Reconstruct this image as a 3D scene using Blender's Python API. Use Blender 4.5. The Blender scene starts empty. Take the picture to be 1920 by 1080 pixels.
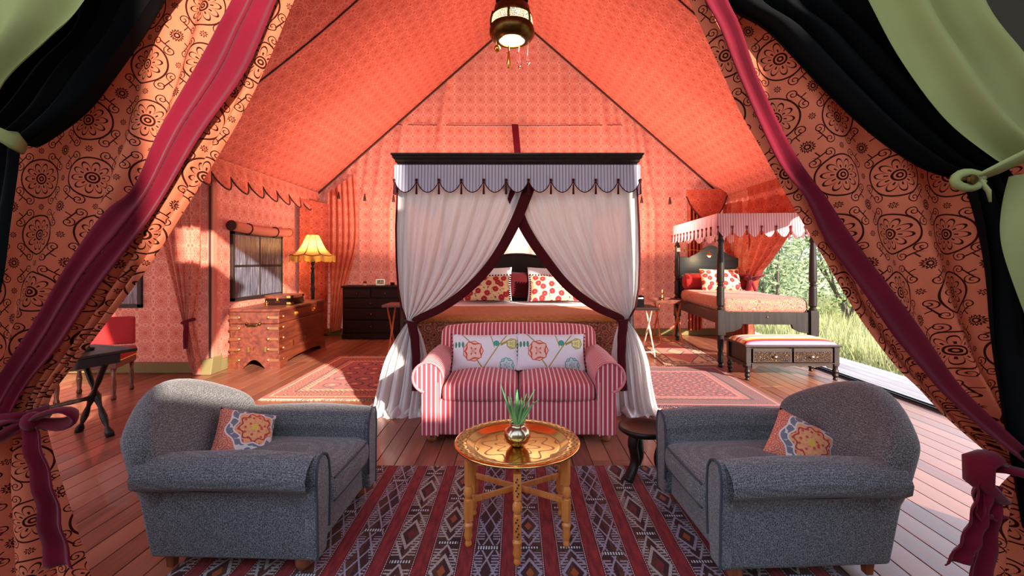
import bpy, bmesh, math, random
from math import sin, cos, pi, sqrt, atan2, radians, exp
from mathutils import Matrix, Vector
random.seed(7)
S = bpy.context.scene
COL = S.collection
F = 868.0
CX, HY, CH = 970.0, 490.0, 1.3

# ------------------------------------------------------------ camera, sky, sun, exposure
cam = bpy.data.objects.new('camera', bpy.data.cameras.new('camera'))
COL.objects.link(cam); S.camera = cam
cam.location = (0, 0, CH); cam.rotation_euler = (pi/2, 0, 0)
cam.data.sensor_width = 36; cam.data.lens = F/1920*36
cam.data.shift_x = -10/1920; cam.data.shift_y = -50/1920
cam.data.clip_start = 0.05
S.view_settings.view_transform = 'Standard'; S.view_settings.look = 'None'
S.view_settings.gamma = 1; S.view_settings.use_curve_mapping = False
S.view_settings.exposure = 0.62
W = bpy.data.worlds.new('sky'); S.world = W; W.use_nodes = True
_n = W.node_tree.nodes; _l = W.node_tree.links
for q in list(_n): _n.remove(q)
_tc = _n.new('ShaderNodeTexCoord'); _sp = _n.new('ShaderNodeSeparateXYZ'); _rp = _n.new('ShaderNodeValToRGB')
_bg = _n.new('ShaderNodeBackground'); _wo = _n.new('ShaderNodeOutputWorld')
_l.new(_tc.outputs['Generated'], _sp.inputs[0]); _l.new(_sp.outputs[2], _rp.inputs[0])
_rp.color_ramp.elements[0].color = (0.86, 0.93, 1.0, 1); _rp.color_ramp.elements[1].color = (0.42, 0.62, 1.0, 1)
_l.new(_rp.outputs[0], _bg.inputs[0]); _bg.inputs[1].default_value = 1.9; _l.new(_bg.outputs[0], _wo.inputs[0])
sl = bpy.data.lights.new('sun', 'SUN'); sl.energy = 9.0; sl.color = (1.0, 0.86, 0.72); sl.angle = radians(0.8)
so = bpy.data.objects.new('sun', sl); COL.objects.link(so)
so.rotation_euler = Vector((-0.70, 1.0, -0.42)).to_track_quat('-Z', 'Y').to_euler()
so.location = (3, -6, 5)
def light(name, kind, loc, energy, color, size=0.1, aim=None, size_y=None):
    d = bpy.data.lights.new(name, kind); d.energy = energy; d.color = color
    if kind == 'AREA':
        d.size = size
        if size_y: d.shape = 'RECTANGLE'; d.size_y = size_y
    elif kind in ('POINT', 'SPOT'): d.shadow_soft_size = size
    o = bpy.data.objects.new(name, d); COL.objects.link(o); o.location = loc
    if aim: o.rotation_euler = (Vector(aim)-Vector(loc)).to_track_quat('-Z', 'Y').to_euler()
    return o
# uplighters that stand behind the bed, washing the gable and the roof lining
light('uplight_left', 'AREA', (-1.7, 7.1, 1.3), 75, (1.0, 0.74, 0.6), 0.9, (-1.5, 7.2, 5))
light('uplight_right', 'AREA', (1.7, 7.1, 1.3), 75, (1.0, 0.74, 0.6), 0.9, (1.5, 7.2, 5))
light('bed_lamp', 'POINT', (0, 6.75, 1.6), 30, (1.0, 0.80, 0.60), 0.25)

# ------------------------------------------------------------ helpers
def P(px, py, D): return Vector(((px-CX)*D/F, D, CH-(py-HY)*D/F))
def tag(o, label=None, cat=None, group=None, kind=None):
    if label: o['label'] = label
    if cat: o['category'] = cat
    if group: o['group'] = group
    if kind: o['kind'] = kind
    return o
def thing(name, label, cat, loc=(0, 0, 0), rz=0, group=None):
    o = bpy.data.objects.new(name, None); COL.objects.link(o); o.empty_display_size = 0.1
    o.location = loc; o.rotation_euler = (0, 0, rz)
    return tag(o, label, cat, group)
def copy_tree(o, parent=None):
    c = o.copy(); COL.objects.link(c); c.parent = parent
    for ch in list(o.children): copy_tree(ch, c)
    return c
class MB:
    def __init__(s): s.v = []; s.f = []; s.uv = []; s.M = Matrix()
    def _add(s, vs, fs, uvs=None):
        b = len(s.v); s.v += [tuple(s.M @ Vector(tuple(p))) for p in vs]
        for i, f in enumerate(fs):
            s.f.append([b+k for k in f]); s.uv.append(uvs[i] if uvs else [(0, 0)]*len(f))
        return s
    def box(s, c, d, taper=1.0, rz=0):
        x, y, z = d[0]/2, d[1]/2, d[2]/2; R = Matrix.Rotation(rz, 3, 'Z'); vs = []
        for sz in (-1, 1):
            k = taper if sz < 0 else 1
            for sx, sy in ((-1, -1), (1, -1), (1, 1), (-1, 1)):
                vs.append(Vector(c)+R @ Vector((sx*x*k, sy*y*k, sz*z)))
        return s._add(vs, [(3, 2, 1, 0), (4, 5, 6, 7), (0, 1, 5, 4), (1, 2, 6, 5), (2, 3, 7, 6), (3, 0, 4, 7)])
    def lathe(s, prof, c=(0, 0, 0), n=16, cap=True, M=None, sx=1, sy=1):
        vs = []; fs = []; uvs = []
        for r, z in prof:
            for k in range(n):
                a = 2*pi*k/n; p = Vector((r*cos(a)*sx, r*sin(a)*sy, z))
                if M: p = M @ p
                vs.append(p+Vector(c))
        for i in range(len(prof)-1):
            for k in range(n):
                k2 = (k+1) % n
                fs.append((i*n+k, i*n+k2, (i+1)*n+k2, (i+1)*n+k))
                uvs.append([(k/n, i), ((k+1)/n, i), ((k+1)/n, i+1), (k/n, i+1)])
        if cap:
            if prof[0][0] > 1e-5: fs.append(tuple(range(n))[::-1]); uvs.append([(0, 0)]*n)
            if prof[-1][0] > 1e-5: fs.append(tuple((len(prof)-1)*n+k for k in range(n))); uvs.append([(0, 0)]*n)
        return s._add(vs, fs, uvs)
    def tube(s, pts, rad, n=8, flat=1.0):
        pts = [Vector(p) for p in pts]
        if not isinstance(rad, (list, tuple)): rad = [rad]*len(pts)
        vs = []; fs = []; up = Vector((0, 0, 1)); prev = None
        for i, p in enumerate(pts):
            t = (pts[min(i+1, len(pts)-1)]-pts[max(i-1, 0)]).normalized()
            if prev is None:
                a = t.cross(up)
                if a.length < 0.05: a = t.cross(Vector((1, 0, 0)))
            else: a = prev-t*prev.dot(t)
            a.normalize(); prev = a; b = t.cross(a)
            for k in range(n):
                g = 2*pi*k/n; vs.append(p+a*cos(g)*rad[i]+b*sin(g)*rad[i]*flat)
        for i in range(len(pts)-1):
            for k in range(n): fs.append((i*n+k, i*n+(k+1) % n, (i+1)*n+(k+1) % n, (i+1)*n+k))
        fs.append(tuple(range(n))[::-1]); fs.append(tuple((len(pts)-1)*n+k for k in range(n)))
        return s._add(vs, fs)
    def prism(s, poly, y0, y1, axis='Y'):
        n = len(poly)
        def m(a, b, y): return {'Y': (a, y, b), 'X': (y, a, b), 'Z': (a, b, y)}[axis]
        vs = [m(a, b, y0) for a, b in poly]+[m(a, b, y1) for a, b in poly]
        fs = [tuple(range(n)), tuple(range(2*n-1, n-1, -1))]+[(k, n+k, n+(k+1) % n, (k+1) % n) for k in range(n)]
        return s._add(vs, fs)
    def grid(s, fn, nu, nv, uvfn=None, closed_u=False):
        vs = []; fs = []; uvs = []
        for j in range(nv+1):
            for i in range(nu+1): vs.append(fn(i/nu, j/nv))
        for j in range(nv):
            for i in range(nu):
                q = (j*(nu+1)+i, j*(nu+1)+i+1, (j+1)*(nu+1)+i+1, (j+1)*(nu+1)+i); fs.append(q)
                c = ((i, j), (i+1, j), (i+1, j+1), (i, j+1))
                uvs.append([(uvfn(a/nu, b/nv) if uvfn else (a/nu, b/nv)) for a, b in c])
        return s._add(vs, fs, uvs)
    def sphere(s, c, r, n=8, m=6, sz=1.0):
        r = float(r)
        return s.lathe([(max(r*sin(pi*k/m), 0.0002), -r*sz*cos(pi*k/m)) for k in range(m+1)], c, n)
    def deform(s, fn): s.v = [tuple(fn(*p)) for p in s.v]; return s
    def build(s, name, mat, parent=None, smooth=False, bevel=0, world=False, label=None, kind=None, seg=2, solid=0, sub=0):
        me = bpy.data.meshes.new(name); me.from_pydata(s.v, [], s.f); me.materials.append(mat)
        ul = me.uv_layers.new(name='UVMap'); k = 0; flat = []
        for f in s.uv:
            for u in f: flat += [u[0], u[1]]
        ul.data.foreach_set('uv', flat)
        if smooth: me.polygons.foreach_set('use_smooth', [True]*len(me.polygons))
        me.validate(); me.update()
        bm = bmesh.new(); bm.from_mesh(me); bmesh.ops.recalc_face_normals(bm, faces=bm.faces); bm.to_mesh(me); bm.free()
        o = bpy.data.objects.new(name, me); COL.objects.link(o)
        if parent is not None:
            o.parent = parent
            if world: o.location = -Vector(wloc(parent))
        if bevel:
            b = o.modifiers.new('bevel', 'BEVEL'); b.width = bevel; b.segments = seg; b.limit_method = 'ANGLE'
            me.polygons.foreach_set('use_smooth', [True]*len(me.polygons))
            w = o.modifiers.new('wn', 'WEIGHTED_NORMAL')
        if sub:
            m = o.modifiers.new('sub', 'SUBSURF'); m.levels = sub; m.render_levels = sub
        if solid:
            m = o.modifiers.new('solid', 'SOLIDIFY'); m.thickness = solid; m.offset = 0
        if label: o['label'] = label
        if kind: o['kind'] = kind
        return o
def wloc(o):
    v = Vector(o.location)
    return v if o.parent is None else v+wloc(o.parent)
def rbox(c, d, r, seg=3, fn=None, div=0):
    """rounded box as MB, optionally subdivided and deformed"""
    bm = bmesh.new(); bmesh.ops.create_cube(bm, size=1)
    for v in bm.verts: v.co = Vector((v.co.x*d[0], v.co.y*d[1], v.co.z*d[2]))
    bmesh.ops.bevel(bm, geom=bm.edges[:], offset=r, segments=seg, profile=0.5, affect='EDGES')
    if div:
        long_e = [e for e in bm.edges if e.calc_length() > max(d)*0.22]
        bmesh.ops.subdivide_edges(bm, edges=long_e, cuts=div, use_grid_fill=True)
    m = MB(); vs = [v.co+Vector(c) for v in bm.verts]; bm.verts.index_update()
    fs = [[v.index for v in f.verts] for f in bm.faces]; bm.free()
    m._add(vs, fs)
    if fn: m.deform(fn)
    return m
def catmull(pts, t):
    n = len(pts)-1; x = min(max(t, 0), 1)*n; i = min(int(x), n-1); f = x-i
    p0 = pts[max(i-1, 0)]; p1 = pts[i]; p2 = pts[i+1]; p3 = pts[min(i+2, n)]
    return [0.5*((2*b)+(-a+c)*f+(2*a-5*b+4*c-d)*f*f+(-a+3*b-3*c+d)*f**3) for a, b, c, d in zip(p0, p1, p2, p3)]
def rows(edge, D=None):
    """edge points (px, py[, depth]) -> world points"""
    return [tuple(P(e[0], e[1], e[2] if len(e) > 2 else D)) for e in edge]
def drape(A, B, folds, amp, nu=60, nv=40, phase=0, pw=1.0, uv='fab', ampt=None, W=None, second=0.25):
    """cloth between two 3-D edge curves, folded towards +-Y"""
    rnd = random.Random(int(folds*100+phase*37)); p2 = rnd.random()*6; p3 = rnd.random()*6
    def off(u, v):
        a = amp*(ampt(v) if ampt else 1)
        return a*(sin(2*pi*folds*u**pw+phase+0.6*sin(3*v+p2))+second*sin(2*pi*folds*1.9*u+p3+v*2))
    def fn(u, v):
        a = catmull(A, v); b = catmull(B, v); x, y, z = [a[i]*(1-u)+b[i]*u for i in range(3)]
        return (x+0.25*off(u+0.02, v), y+off(u, v), z)
    if W is None:
        a = catmull(A, 0.3); b = catmull(B, 0.3); W = sqrt(sum((a[i]-b[i])**2 for i in range(3)))
    def uvf(u, v):
        x, y, z = fn(u, v)
        if uv == 'world': return (x-0.25*off(u+0.02, v)+0.25*off(u, v), z)
        return (u*W, z)
    return MB().grid(fn, nu, nv, uvf)

# ------------------------------------------------------------ shader expressions
class E:
    def __init__(s, nt, k): s.nt = nt; s.k = k
    def _m(s, op, *a):
        n = s.nt.nodes.new('ShaderNodeMath'); n.operation = op
        for i, x in enumerate((s,)+a):
            if isinstance(x, E): s.nt.links.new(x.k, n.inputs[i])
            else: n.inputs[i].default_value = float(x)
        return E(s.nt, n.outputs[0])
    def __add__(s, o): return s._m('ADD', o)
    __radd__ = __add__
    def __sub__(s, o): return s._m('SUBTRACT', o)
    def __rsub__(s, o): return (s*-1)+o
    def __mul__(s, o): return s._m('MULTIPLY', o)
    __rmul__ = __mul__
    def __truediv__(s, o): return s._m('DIVIDE', o)
    def sin(s): return s._m('SINE')
    def cos(s): return s._m('COSINE')
    def fr(s): return s._m('FRACT')
    def fl(s): return s._m('FLOOR')
    def ab(s): return s._m('ABSOLUTE')
    def sq(s): return s._m('SQRT')
    def lt(s, o): return s._m('LESS_THAN', o)
    def gt(s, o): return s._m('GREATER_THAN', o)
    def mn(s, o): return s._m('MINIMUM', o)
    def mx(s, o): return s._m('MAXIMUM', o)
    def pw(s, o): return s._m('POWER', o)
    def at(s, o): return s._m('ARCTAN2', o)
    def inv(s): return 1-s
    def band(s, c, w): return (s-c).ab().lt(w)
    def cl(s): return s.mx(0).mn(1)
class Mat:
    def __init__(s, name):
        s.m = bpy.data.materials.new(name); s.m.use_nodes = True; s.nt = s.m.node_tree
        for q in list(s.nt.nodes): s.nt.nodes.remove(q)
        s.out = s.nt.nodes.new('ShaderNodeOutputMaterial')
    def N(s, t, **kw):
        n = s.nt.nodes.new(t)
        for k, v in kw.items(): setattr(n, k, v)
        return n
    def L(s, a, b): s.nt.links.new(a.k if isinstance(a, E) else a, b)
    def uv(s):
        n = s.N('ShaderNodeUVMap', uv_map='UVMap'); return s.sep(n.outputs[0])
    def obj(s):
        n = s.N('ShaderNodeTexCoord'); return s.sep(n.outputs['Object'])
    def sep(s, k):
        q = s.N('ShaderNodeSeparateXYZ'); s.L(k, q.inputs[0]); return [E(s.nt, o) for o in q.outputs]
    def vec(s, x, y, z=0):
        q = s.N('ShaderNodeCombineXYZ')
        for i, a in enumerate((x, y, z)):
            if isinstance(a, E): s.L(a, q.inputs[i])
            else: q.inputs[i].default_value = a
        return q.outputs[0]
    def rnd(s): return E(s.nt, s.N('ShaderNodeObjectInfo').outputs['Random'])
    def noise(s, vec, scale, detail=3, rough=0.5, dist=0):
        n = s.N('ShaderNodeTexNoise'); s.L(vec, n.inputs['Vector'])
        n.inputs['Scale'].default_value = scale; n.inputs['Detail'].default_value = detail
        n.inputs['Roughness'].default_value = rough; n.inputs['Distortion'].default_value = dist
        return E(s.nt, n.outputs[0])
    def vor(s, vec, scale, out='Distance', rnd=1.0, dim='3D'):
        n = s.N('ShaderNodeTexVoronoi'); n.voronoi_dimensions = dim; s.L(vec, n.inputs['Vector']); n.inputs['Scale'].default_value = scale
        n.inputs['Randomness'].default_value = rnd
        return E(s.nt, n.outputs[out])
    def mix(s, f, a, b):
        n = s.N('ShaderNodeMix', data_type='RGBA')
        if isinstance(f, E): s.L(f, n.inputs[0])
        else: n.inputs[0].default_value = f
        for i, c in ((6, a), (7, b)):
            if isinstance(c, E): s.L(c, n.inputs[i])
            else: n.inputs[i].default_value = (*c, 1)
        return E(s.nt, n.outputs[2])
    def bump(s, h, strength=0.3, dist=0.01):
        b = s.N('ShaderNodeBump'); b.inputs['Strength'].default_value = strength; b.inputs['Distance'].default_value = dist
        s.L(h, b.inputs['Height']); return b.outputs[0]
    def pbr(s, col, rough=0.6, metal=0, nrm=None, spec=0.5, sheen=0, emit=None, es=0, coat=0):
        p = s.N('ShaderNodeBsdfPrincipled')
        if isinstance(col, E): s.L(col, p.inputs['Base Color'])
        else: p.inputs['Base Color'].default_value = (*col, 1)
        if isinstance(rough, E): s.L(rough, p.inputs['Roughness'])
        else: p.inputs['Roughness'].default_value = rough
        p.inputs['Metallic'].default_value = metal; p.inputs['Specular IOR Level'].default_value = spec
        p.inputs['Sheen Weight'].default_value = sheen; p.inputs['Coat Weight'].default_value = coat
        if nrm is not None: s.L(nrm, p.inputs['Normal'])
        if emit is not None:
            if isinstance(emit, E): s.L(emit, p.inputs['Emission Color'])
            else: p.inputs['Emission Color'].default_value = (*emit, 1)
            p.inputs['Emission Strength'].default_value = es
        s.L(p.outputs[0], s.out.inputs[0]); return s.m
    def cloth(s, col, trans=0.3, clear=0.0, nrm=None, tcol=None):
        d = s.N('ShaderNodeBsdfDiffuse'); t = s.N('ShaderNodeBsdfTranslucent'); x = s.N('ShaderNodeMixShader')
        for n, c in ((d, col), (t, tcol if tcol is not None else col)):
            if isinstance(c, E): s.L(c, n.inputs[0])
            else: n.inputs[0].default_value = (*c, 1)
            if nrm is not None: s.L(nrm, n.inputs['Normal'])
        x.inputs[0].default_value = trans; s.L(d.outputs[0], x.inputs[1]); s.L(t.outputs[0], x.inputs[2]); o = x
        if clear:
            c = s.N('ShaderNodeBsdfTransparent'); y = s.N('ShaderNodeMixShader'); y.inputs[0].default_value = clear
            s.L(x.outputs[0], y.inputs[1]); s.L(c.outputs[0], y.inputs[2]); o = y
        s.L(o.outputs[0], s.out.inputs[0]); return s.m
def rgb(r, g, b):
    f = lambda c: ((c/255+0.055)/1.055)**2.4 if c > 10 else c/255/12.92
    return (f(r), f(g), f(b))
def plain(name, c, rough=0.6, metal=0, **k): return Mat(name).pbr(c, rough, metal, **k)

def tent_mask(M, u, v, s=0.185, lw=1.0):
    """block print: ringed ten-petal medallions, sunbursts with scroll arms, small rosettes"""
    a = u/s; b = v/s
    x = a.fr()-0.5; y = b.fr()-0.5; r = (x*x+y*y).sq(); th = y.at(x)
    ring = r.band(0.345, 0.011*lw)
    pet = 0.105+0.165*(th*5).cos().ab().pw(0.55)
    flower = (r-pet).ab().lt(0.012*lw)
    vein = (r.gt(0.12)*r.lt(0.17))*(th*5).cos().ab().gt(0.93)
    core = r.band(0.085, 0.012*lw).mx(r.band(0.035, 0.011*lw))
    x2 = (a+0.5).fr()-0.5; y2 = (b+0.5).fr()-0.5
    r2 = (x2*x2+y2*y2).sq(); t2 = y2.at(x2)
    sun = (r2-(0.075+0.014*(t2*14).cos())).ab().lt(0.012*lw).mx(r2.band(0.035, 0.01*lw))
    ax = x2.ab(); ay = y2.ab()
    def spiral(cx, cy, R, hand):
        dx = ax-cx; dy = ay-cy; q = (dx*dx+dy*dy).sq(); t = dy.at(dx)
        f = (q/R*1.7+hand*t/(2*pi)).fr()-0.5
        return f.ab().lt(0.13*lw)*q.lt(R)*q.gt(R*0.1)
    sc = spiral(0.115, 0.285, 0.088, 1).mx(spiral(0.285, 0.115, 0.088, -1))
    dx = ax-0.19; dy = ay-0.19; q = (dx*dx+dy*dy).sq()
    stem = ((ax+ay-0.345).ab().lt(0.012*lw))*((ax-ay).ab().lt(0.15))
    stem2 = ((ax-ay).ab().lt(0.010*lw))*((ax+ay).gt(0.21))*((ax+ay).lt(0.345))
    x3 = x2.ab().mx(y2.ab()); y3 = x2.ab().mn(y2.ab()); dx = x3-0.5; q3 = (dx*dx+y3*y3).sq(); t3 = y3.at(dx)
    ros = (q3-(0.035+0.012*(t3*8).cos())).ab().lt(0.009*lw).mx(q3.lt(0.01))
    m = ring.mx(flower).mx(vein).mx(core).mx(sun).mx(sc).mx(stem).mx(stem2).mx(ros)
    return m
def tent(name, base, line, trans, lw=1.0, s=0.185, var=0.12, clear=0, disc=0):
    M = Mat(name); u, v, _ = M.uv(); m = tent_mask(M, u, v, s, lw)
    n = M.noise(M.vec(u, v), 1.5, 3)
    b2 = tuple(c*(1-var*2) for c in base)
    c = M.mix((n-0.35)*1.6, b2, base); 
    if disc:
        x_ = (u/s).fr()-0.5; y_ = (v/s).fr()-0.5; c = M.mix(((x_*x_+y_*y_).sq().lt(0.27))*disc, c, line)
    c = M.mix(m, c, line)
    w = M.noise(M.vec(u, v), 420, 1)
    return M.cloth(c, trans, nrm=M.bump(w, 0.15, 0.002), clear=clear)
m_tent = tent('tent_lining', rgb(240, 156, 132), rgb(190, 76, 62), 0.22, 1.3, disc=0.3)
m_roof = tent('roof_lining', rgb(216, 112, 90), rgb(146, 52, 40), 0.10, 1.25, disc=0.2)
m_flap = tent('flap_print', rgb(214, 122, 90), rgb(56, 24, 20), 0.26, 1.2)
def velvet(name, c, c2):
    M = Mat(name); x, y, z = M.obj(); n = M.noise(M.vec(x, y, z), 6, 3)
    return M.pbr(M.mix(n, c, c2), 0.85, sheen=0.12, spec=0.1, nrm=M.bump(M.noise(M.vec(x, y, z), 40, 2), 0.2, 0.004))
m_velvet = velvet('claret_velvet', rgb(76, 4, 20), rgb(108, 9, 32))
m_velvet_dark = velvet('maroon_velvet', rgb(58, 8, 14), rgb(74, 12, 20))
m_red = velvet('red_cotton', rgb(150, 34, 36), rgb(176, 50, 50))
m_green = Mat('green_canvas'); _x = m_green.obj(); m_green = m_green.cloth(m_green.mix(m_green.noise(m_green.vec(*_x), 5, 3), rgb(138, 142, 88), rgb(158, 160, 104)), 0.12)
m_black = plain('black_netting', rgb(9, 10, 11), 0.9, spec=0.1)
m_khaki = plain('khaki_canvas', rgb(120, 108, 66), 0.85)
m_rope = plain('dark_piping', rgb(64, 22, 18), 0.8)
def wood(name, c1, c2, rough=0.35,  axis=1, scale=1.0, coat=0.0, per=True, stretch=14, c3=None, spec=0.5):
    M = Mat(name); p = M.obj(); q = [a*(1.0 if i == axis else stretch)*scale for i, a in enumerate(p)]
    r = M.rnd()
    q[0] = q[0]+r*37
    n = M.noise(M.vec(*q), 2.2, 5, 0.6, 0.6); n2 = M.noise(M.vec(*[a*3 for a in q]), 6, 3)
    c = M.mix(((n-0.3)*2.2).cl(), c1, c2)
    if per: c = M.mix((r*0.8).cl(), c, M.mix(0.55, c, c3 or c2))
    c = M.mix(((n2-0.62)*3).cl()*0.5, c, tuple(a*0.5 for a in c1))
    return M.pbr(c, (n*0.25+(rough-0.1)).cl(), nrm=M.bump(n2, 0.12, 0.003), coat=coat, spec=spec)
m_floor = wood('floor_boards', rgb(84, 44, 34), rgb(146, 86, 64), 0.32, 1, 1.0, coat=0.15, c3=rgb(196, 132, 100))
m_floor_base = plain('floor_gap', rgb(40, 20, 14), 0.8)
m_ebony = wood('ebonised_wood', rgb(20, 12, 10), rgb(38, 24, 19), 0.40, 2, 1.0, coat=0.05, spec=0.3, per=False)
m_darkwood = wood('dark_chest_wood', rgb(26, 8, 6), rgb(42, 14, 10), 0.5, 0, 1, spec=0.15, per=False)
m_bench = wood('carved_oak', rgb(34, 20, 14), rgb(58, 37, 25), 0.45, 0, 1, spec=0.3, per=False)
m_mahog = wood('campaign_mahogany', rgb(76, 29, 21), rgb(132, 66, 42), 0.34, 1, 1, coat=0.2, per=False, stretch=8)
m_orange = wood('honey_wood', rgb(196, 112, 44), rgb(232, 150, 74), 0.35, 2, 1, coat=0.2, per=False)
m_stick = wood('folding_leg_wood', rgb(170, 74, 34), rgb(214, 112, 60), 0.4, 2, 1, per=False)
m_legwood = wood('walnut_foot', rgb(104, 52, 26), rgb(160, 92, 50), 0.3, 2, 1, coat=0.3, per=False)
m_deck = wood('weathered_deck', rgb(130, 122, 122), rgb(176, 168, 166), 0.6, 1, 1, c3=rgb(190, 184, 180))
m_brass = plain('brass', rgb(226, 178, 84), 0.22, 1)
m_brass_dark = Mat('aged_brass'); _x = m_brass_dark.obj(); m_brass_dark = m_brass_dark.pbr(m_brass_dark.mix(m_brass_dark.noise(m_brass_dark.vec(*_x), 40, 3), rgb(60, 44, 22), rgb(120, 92, 44)), 0.35, 1)
m_pewter = plain('pewter', rgb(186, 170, 140), 0.2, 1)
m_copper = plain('copper_strap', rgb(224, 150, 104), 0.35, 1)
def woven_grey():
    M = Mat('charcoal_weave'); x, y, z = M.obj()
    v = M.vor(M.vec(x, y, z), 190, rnd=0.6); n = M.noise(M.vec(x, y, z), 250, 2)
    h = (v*0.8+n*0.7-0.45).cl()
    c = M.mix((h*1.5).cl(), rgb(20, 21, 24), rgb(146, 147, 149))
    return M.pbr(c, 0.9, nrm=M.bump(v, 0.5, 0.003), sheen=0.2, spec=0.2)
m_grey = woven_grey(); m_grey_pipe = plain('charcoal_piping', rgb(62, 66, 74), 0.9)
def stripe(name, ax, base, line, period, duty, thin=None, trans=None, uvm=False, noise_c=0.1):
    M = Mat(name); p = M.uv() if uvm else M.obj(); f = (p[ax]/period).fr()
    n = M.noise(M.vec(*M.obj()), 160, 2)
    c = M.mix(f.lt(duty), M.mix(n*noise_c*3, base, tuple(a*0.6 for a in base)), line)
    if thin: c = M.mix(((p[ax]/period+thin[1]).fr()).lt(thin[2]), c, thin[0])
    if trans is not None: return M.cloth(c, trans)
    return M.pbr(c, 0.85, sheen=0.2, spec=0.2, nrm=M.bump(n, 0.2, 0.002))
PK, PKL = rgb(198, 80, 92), rgb(250, 214, 208)
m_str_x = stripe('ticking_stripe_across', 0, PK, PKL, 0.033, 0.28, (rgb(150, 40, 54), 0.42, 0.07))
m_str_y = stripe('ticking_stripe_deep', 1, PK, PKL, 0.033, 0.28, (rgb(150, 40, 54), 0.42, 0.07))
m_blue_str = stripe('grey_blue_stripe', 0, rgb(176, 182, 206), rgb(70, 66, 82), 0.028, 0.13, (rgb(200, 200, 214), 0.4, 0.25), trans=0.15)
m_pink_str = stripe('pink_canopy_stripe', 0, rgb(214, 160, 168), rgb(176, 96, 104), 0.030, 0.16, (rgb(228, 196, 200), 0.4, 0.3), trans=0.15, uvm=True)
_M = Mat('white_muslin'); _p = _M.obj(); _u = _M.uv()
m_net = _M.cloth(_M.mix(_M.noise(_M.vec(_u[0]*9, _u[1]*0.8), 6, 3), rgb(214, 210, 208), rgb(244, 242, 242)), 0.28, 0.05, nrm=_M.bump(_M.noise(_M.vec(_u[0]*26, _u[1]*1.5), 3, 3), 0.45, 0.01))
m_white = plain('white_linen', rgb(236, 234, 240), 0.9)
def patterned(name, fn, rough=0.9, sheen=0.1, bump=0.3):
    M = Mat(name); c = fn(M)
    n = M.noise(M.vec(*M.obj()), 220, 2)
    return M.pbr(c, rough, spec=0.15, sheen=sheen, nrm=M.bump(n, bump, 0.003))
def f_rose(M):
    u, v, _ = M.uv(); V = M.vec(u, v); d = M.vor(V, 9.5, rnd=0.7, dim='2D')
    a = M.noise(V, 40, 2); n = M.noise(V, 26, 2)
    c = M.mix(((n-0.57)*9).cl(), rgb(226, 196, 150), rgb(70, 66, 40))
    c = M.mix((d+(a-0.5)*0.16).lt(0.40), c, rgb(236, 206, 170))
    c = M.mix((d+(a-0.5)*0.16).lt(0.36), c, rgb(176, 50, 56))
    c = M.mix(((d*14).sin().gt(0.75))*(d.lt(0.33)), c, rgb(140, 34, 44))
    return M.mix(d.lt(0.06), c, rgb(214, 150, 90))
m_rose = patterned('crimson_rose_print', f_rose)
def f_suz(M):
    u, v, _ = M.uv(); x = (u-0.03)*1.35; y = (v-0.02)*1.35; r = (x*x+y*y).sq(); t = y.at(x)
    w = r+0.012*(t*7).sin(); V = M.vec(u, v); n = M.noise(V, 60, 2); d = M.vor(V, 34, dim='2D')
    c = M.mix(((n-0.5)*6).cl(), rgb(232, 170, 120), rgb(222, 146, 104))
    c = M.mix(d.lt(0.22), c, rgb(206, 90, 78))
    c = M.mix((r/0.012+(t*9).sin()*0.8).sin().gt(0.9)*r.gt(0.03), c, rgb(176, 70, 70))
    c = M.mix(w.gt(0.118), c, rgb(222, 214, 216)); c = M.mix(w.gt(0.128), c, rgb(122, 124, 136))
    c = M.mix((w.gt(0.128))*((d.gt(0.55))), c, rgb(220, 214, 206))
    c = M.mix(w.gt(0.168), c, rgb(226, 216, 218)); c = M.mix(w.gt(0.178), c, rgb(204, 112, 96))
    c = M.mix(w.gt(0.178)*((d*20).sin().gt(0.7)), c, rgb(236, 176, 140))
    return M.mix(r.lt(0.022), c, rgb(222, 190, 84))
m_suz = patterned('suzani_embroidery', f_suz)
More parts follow.
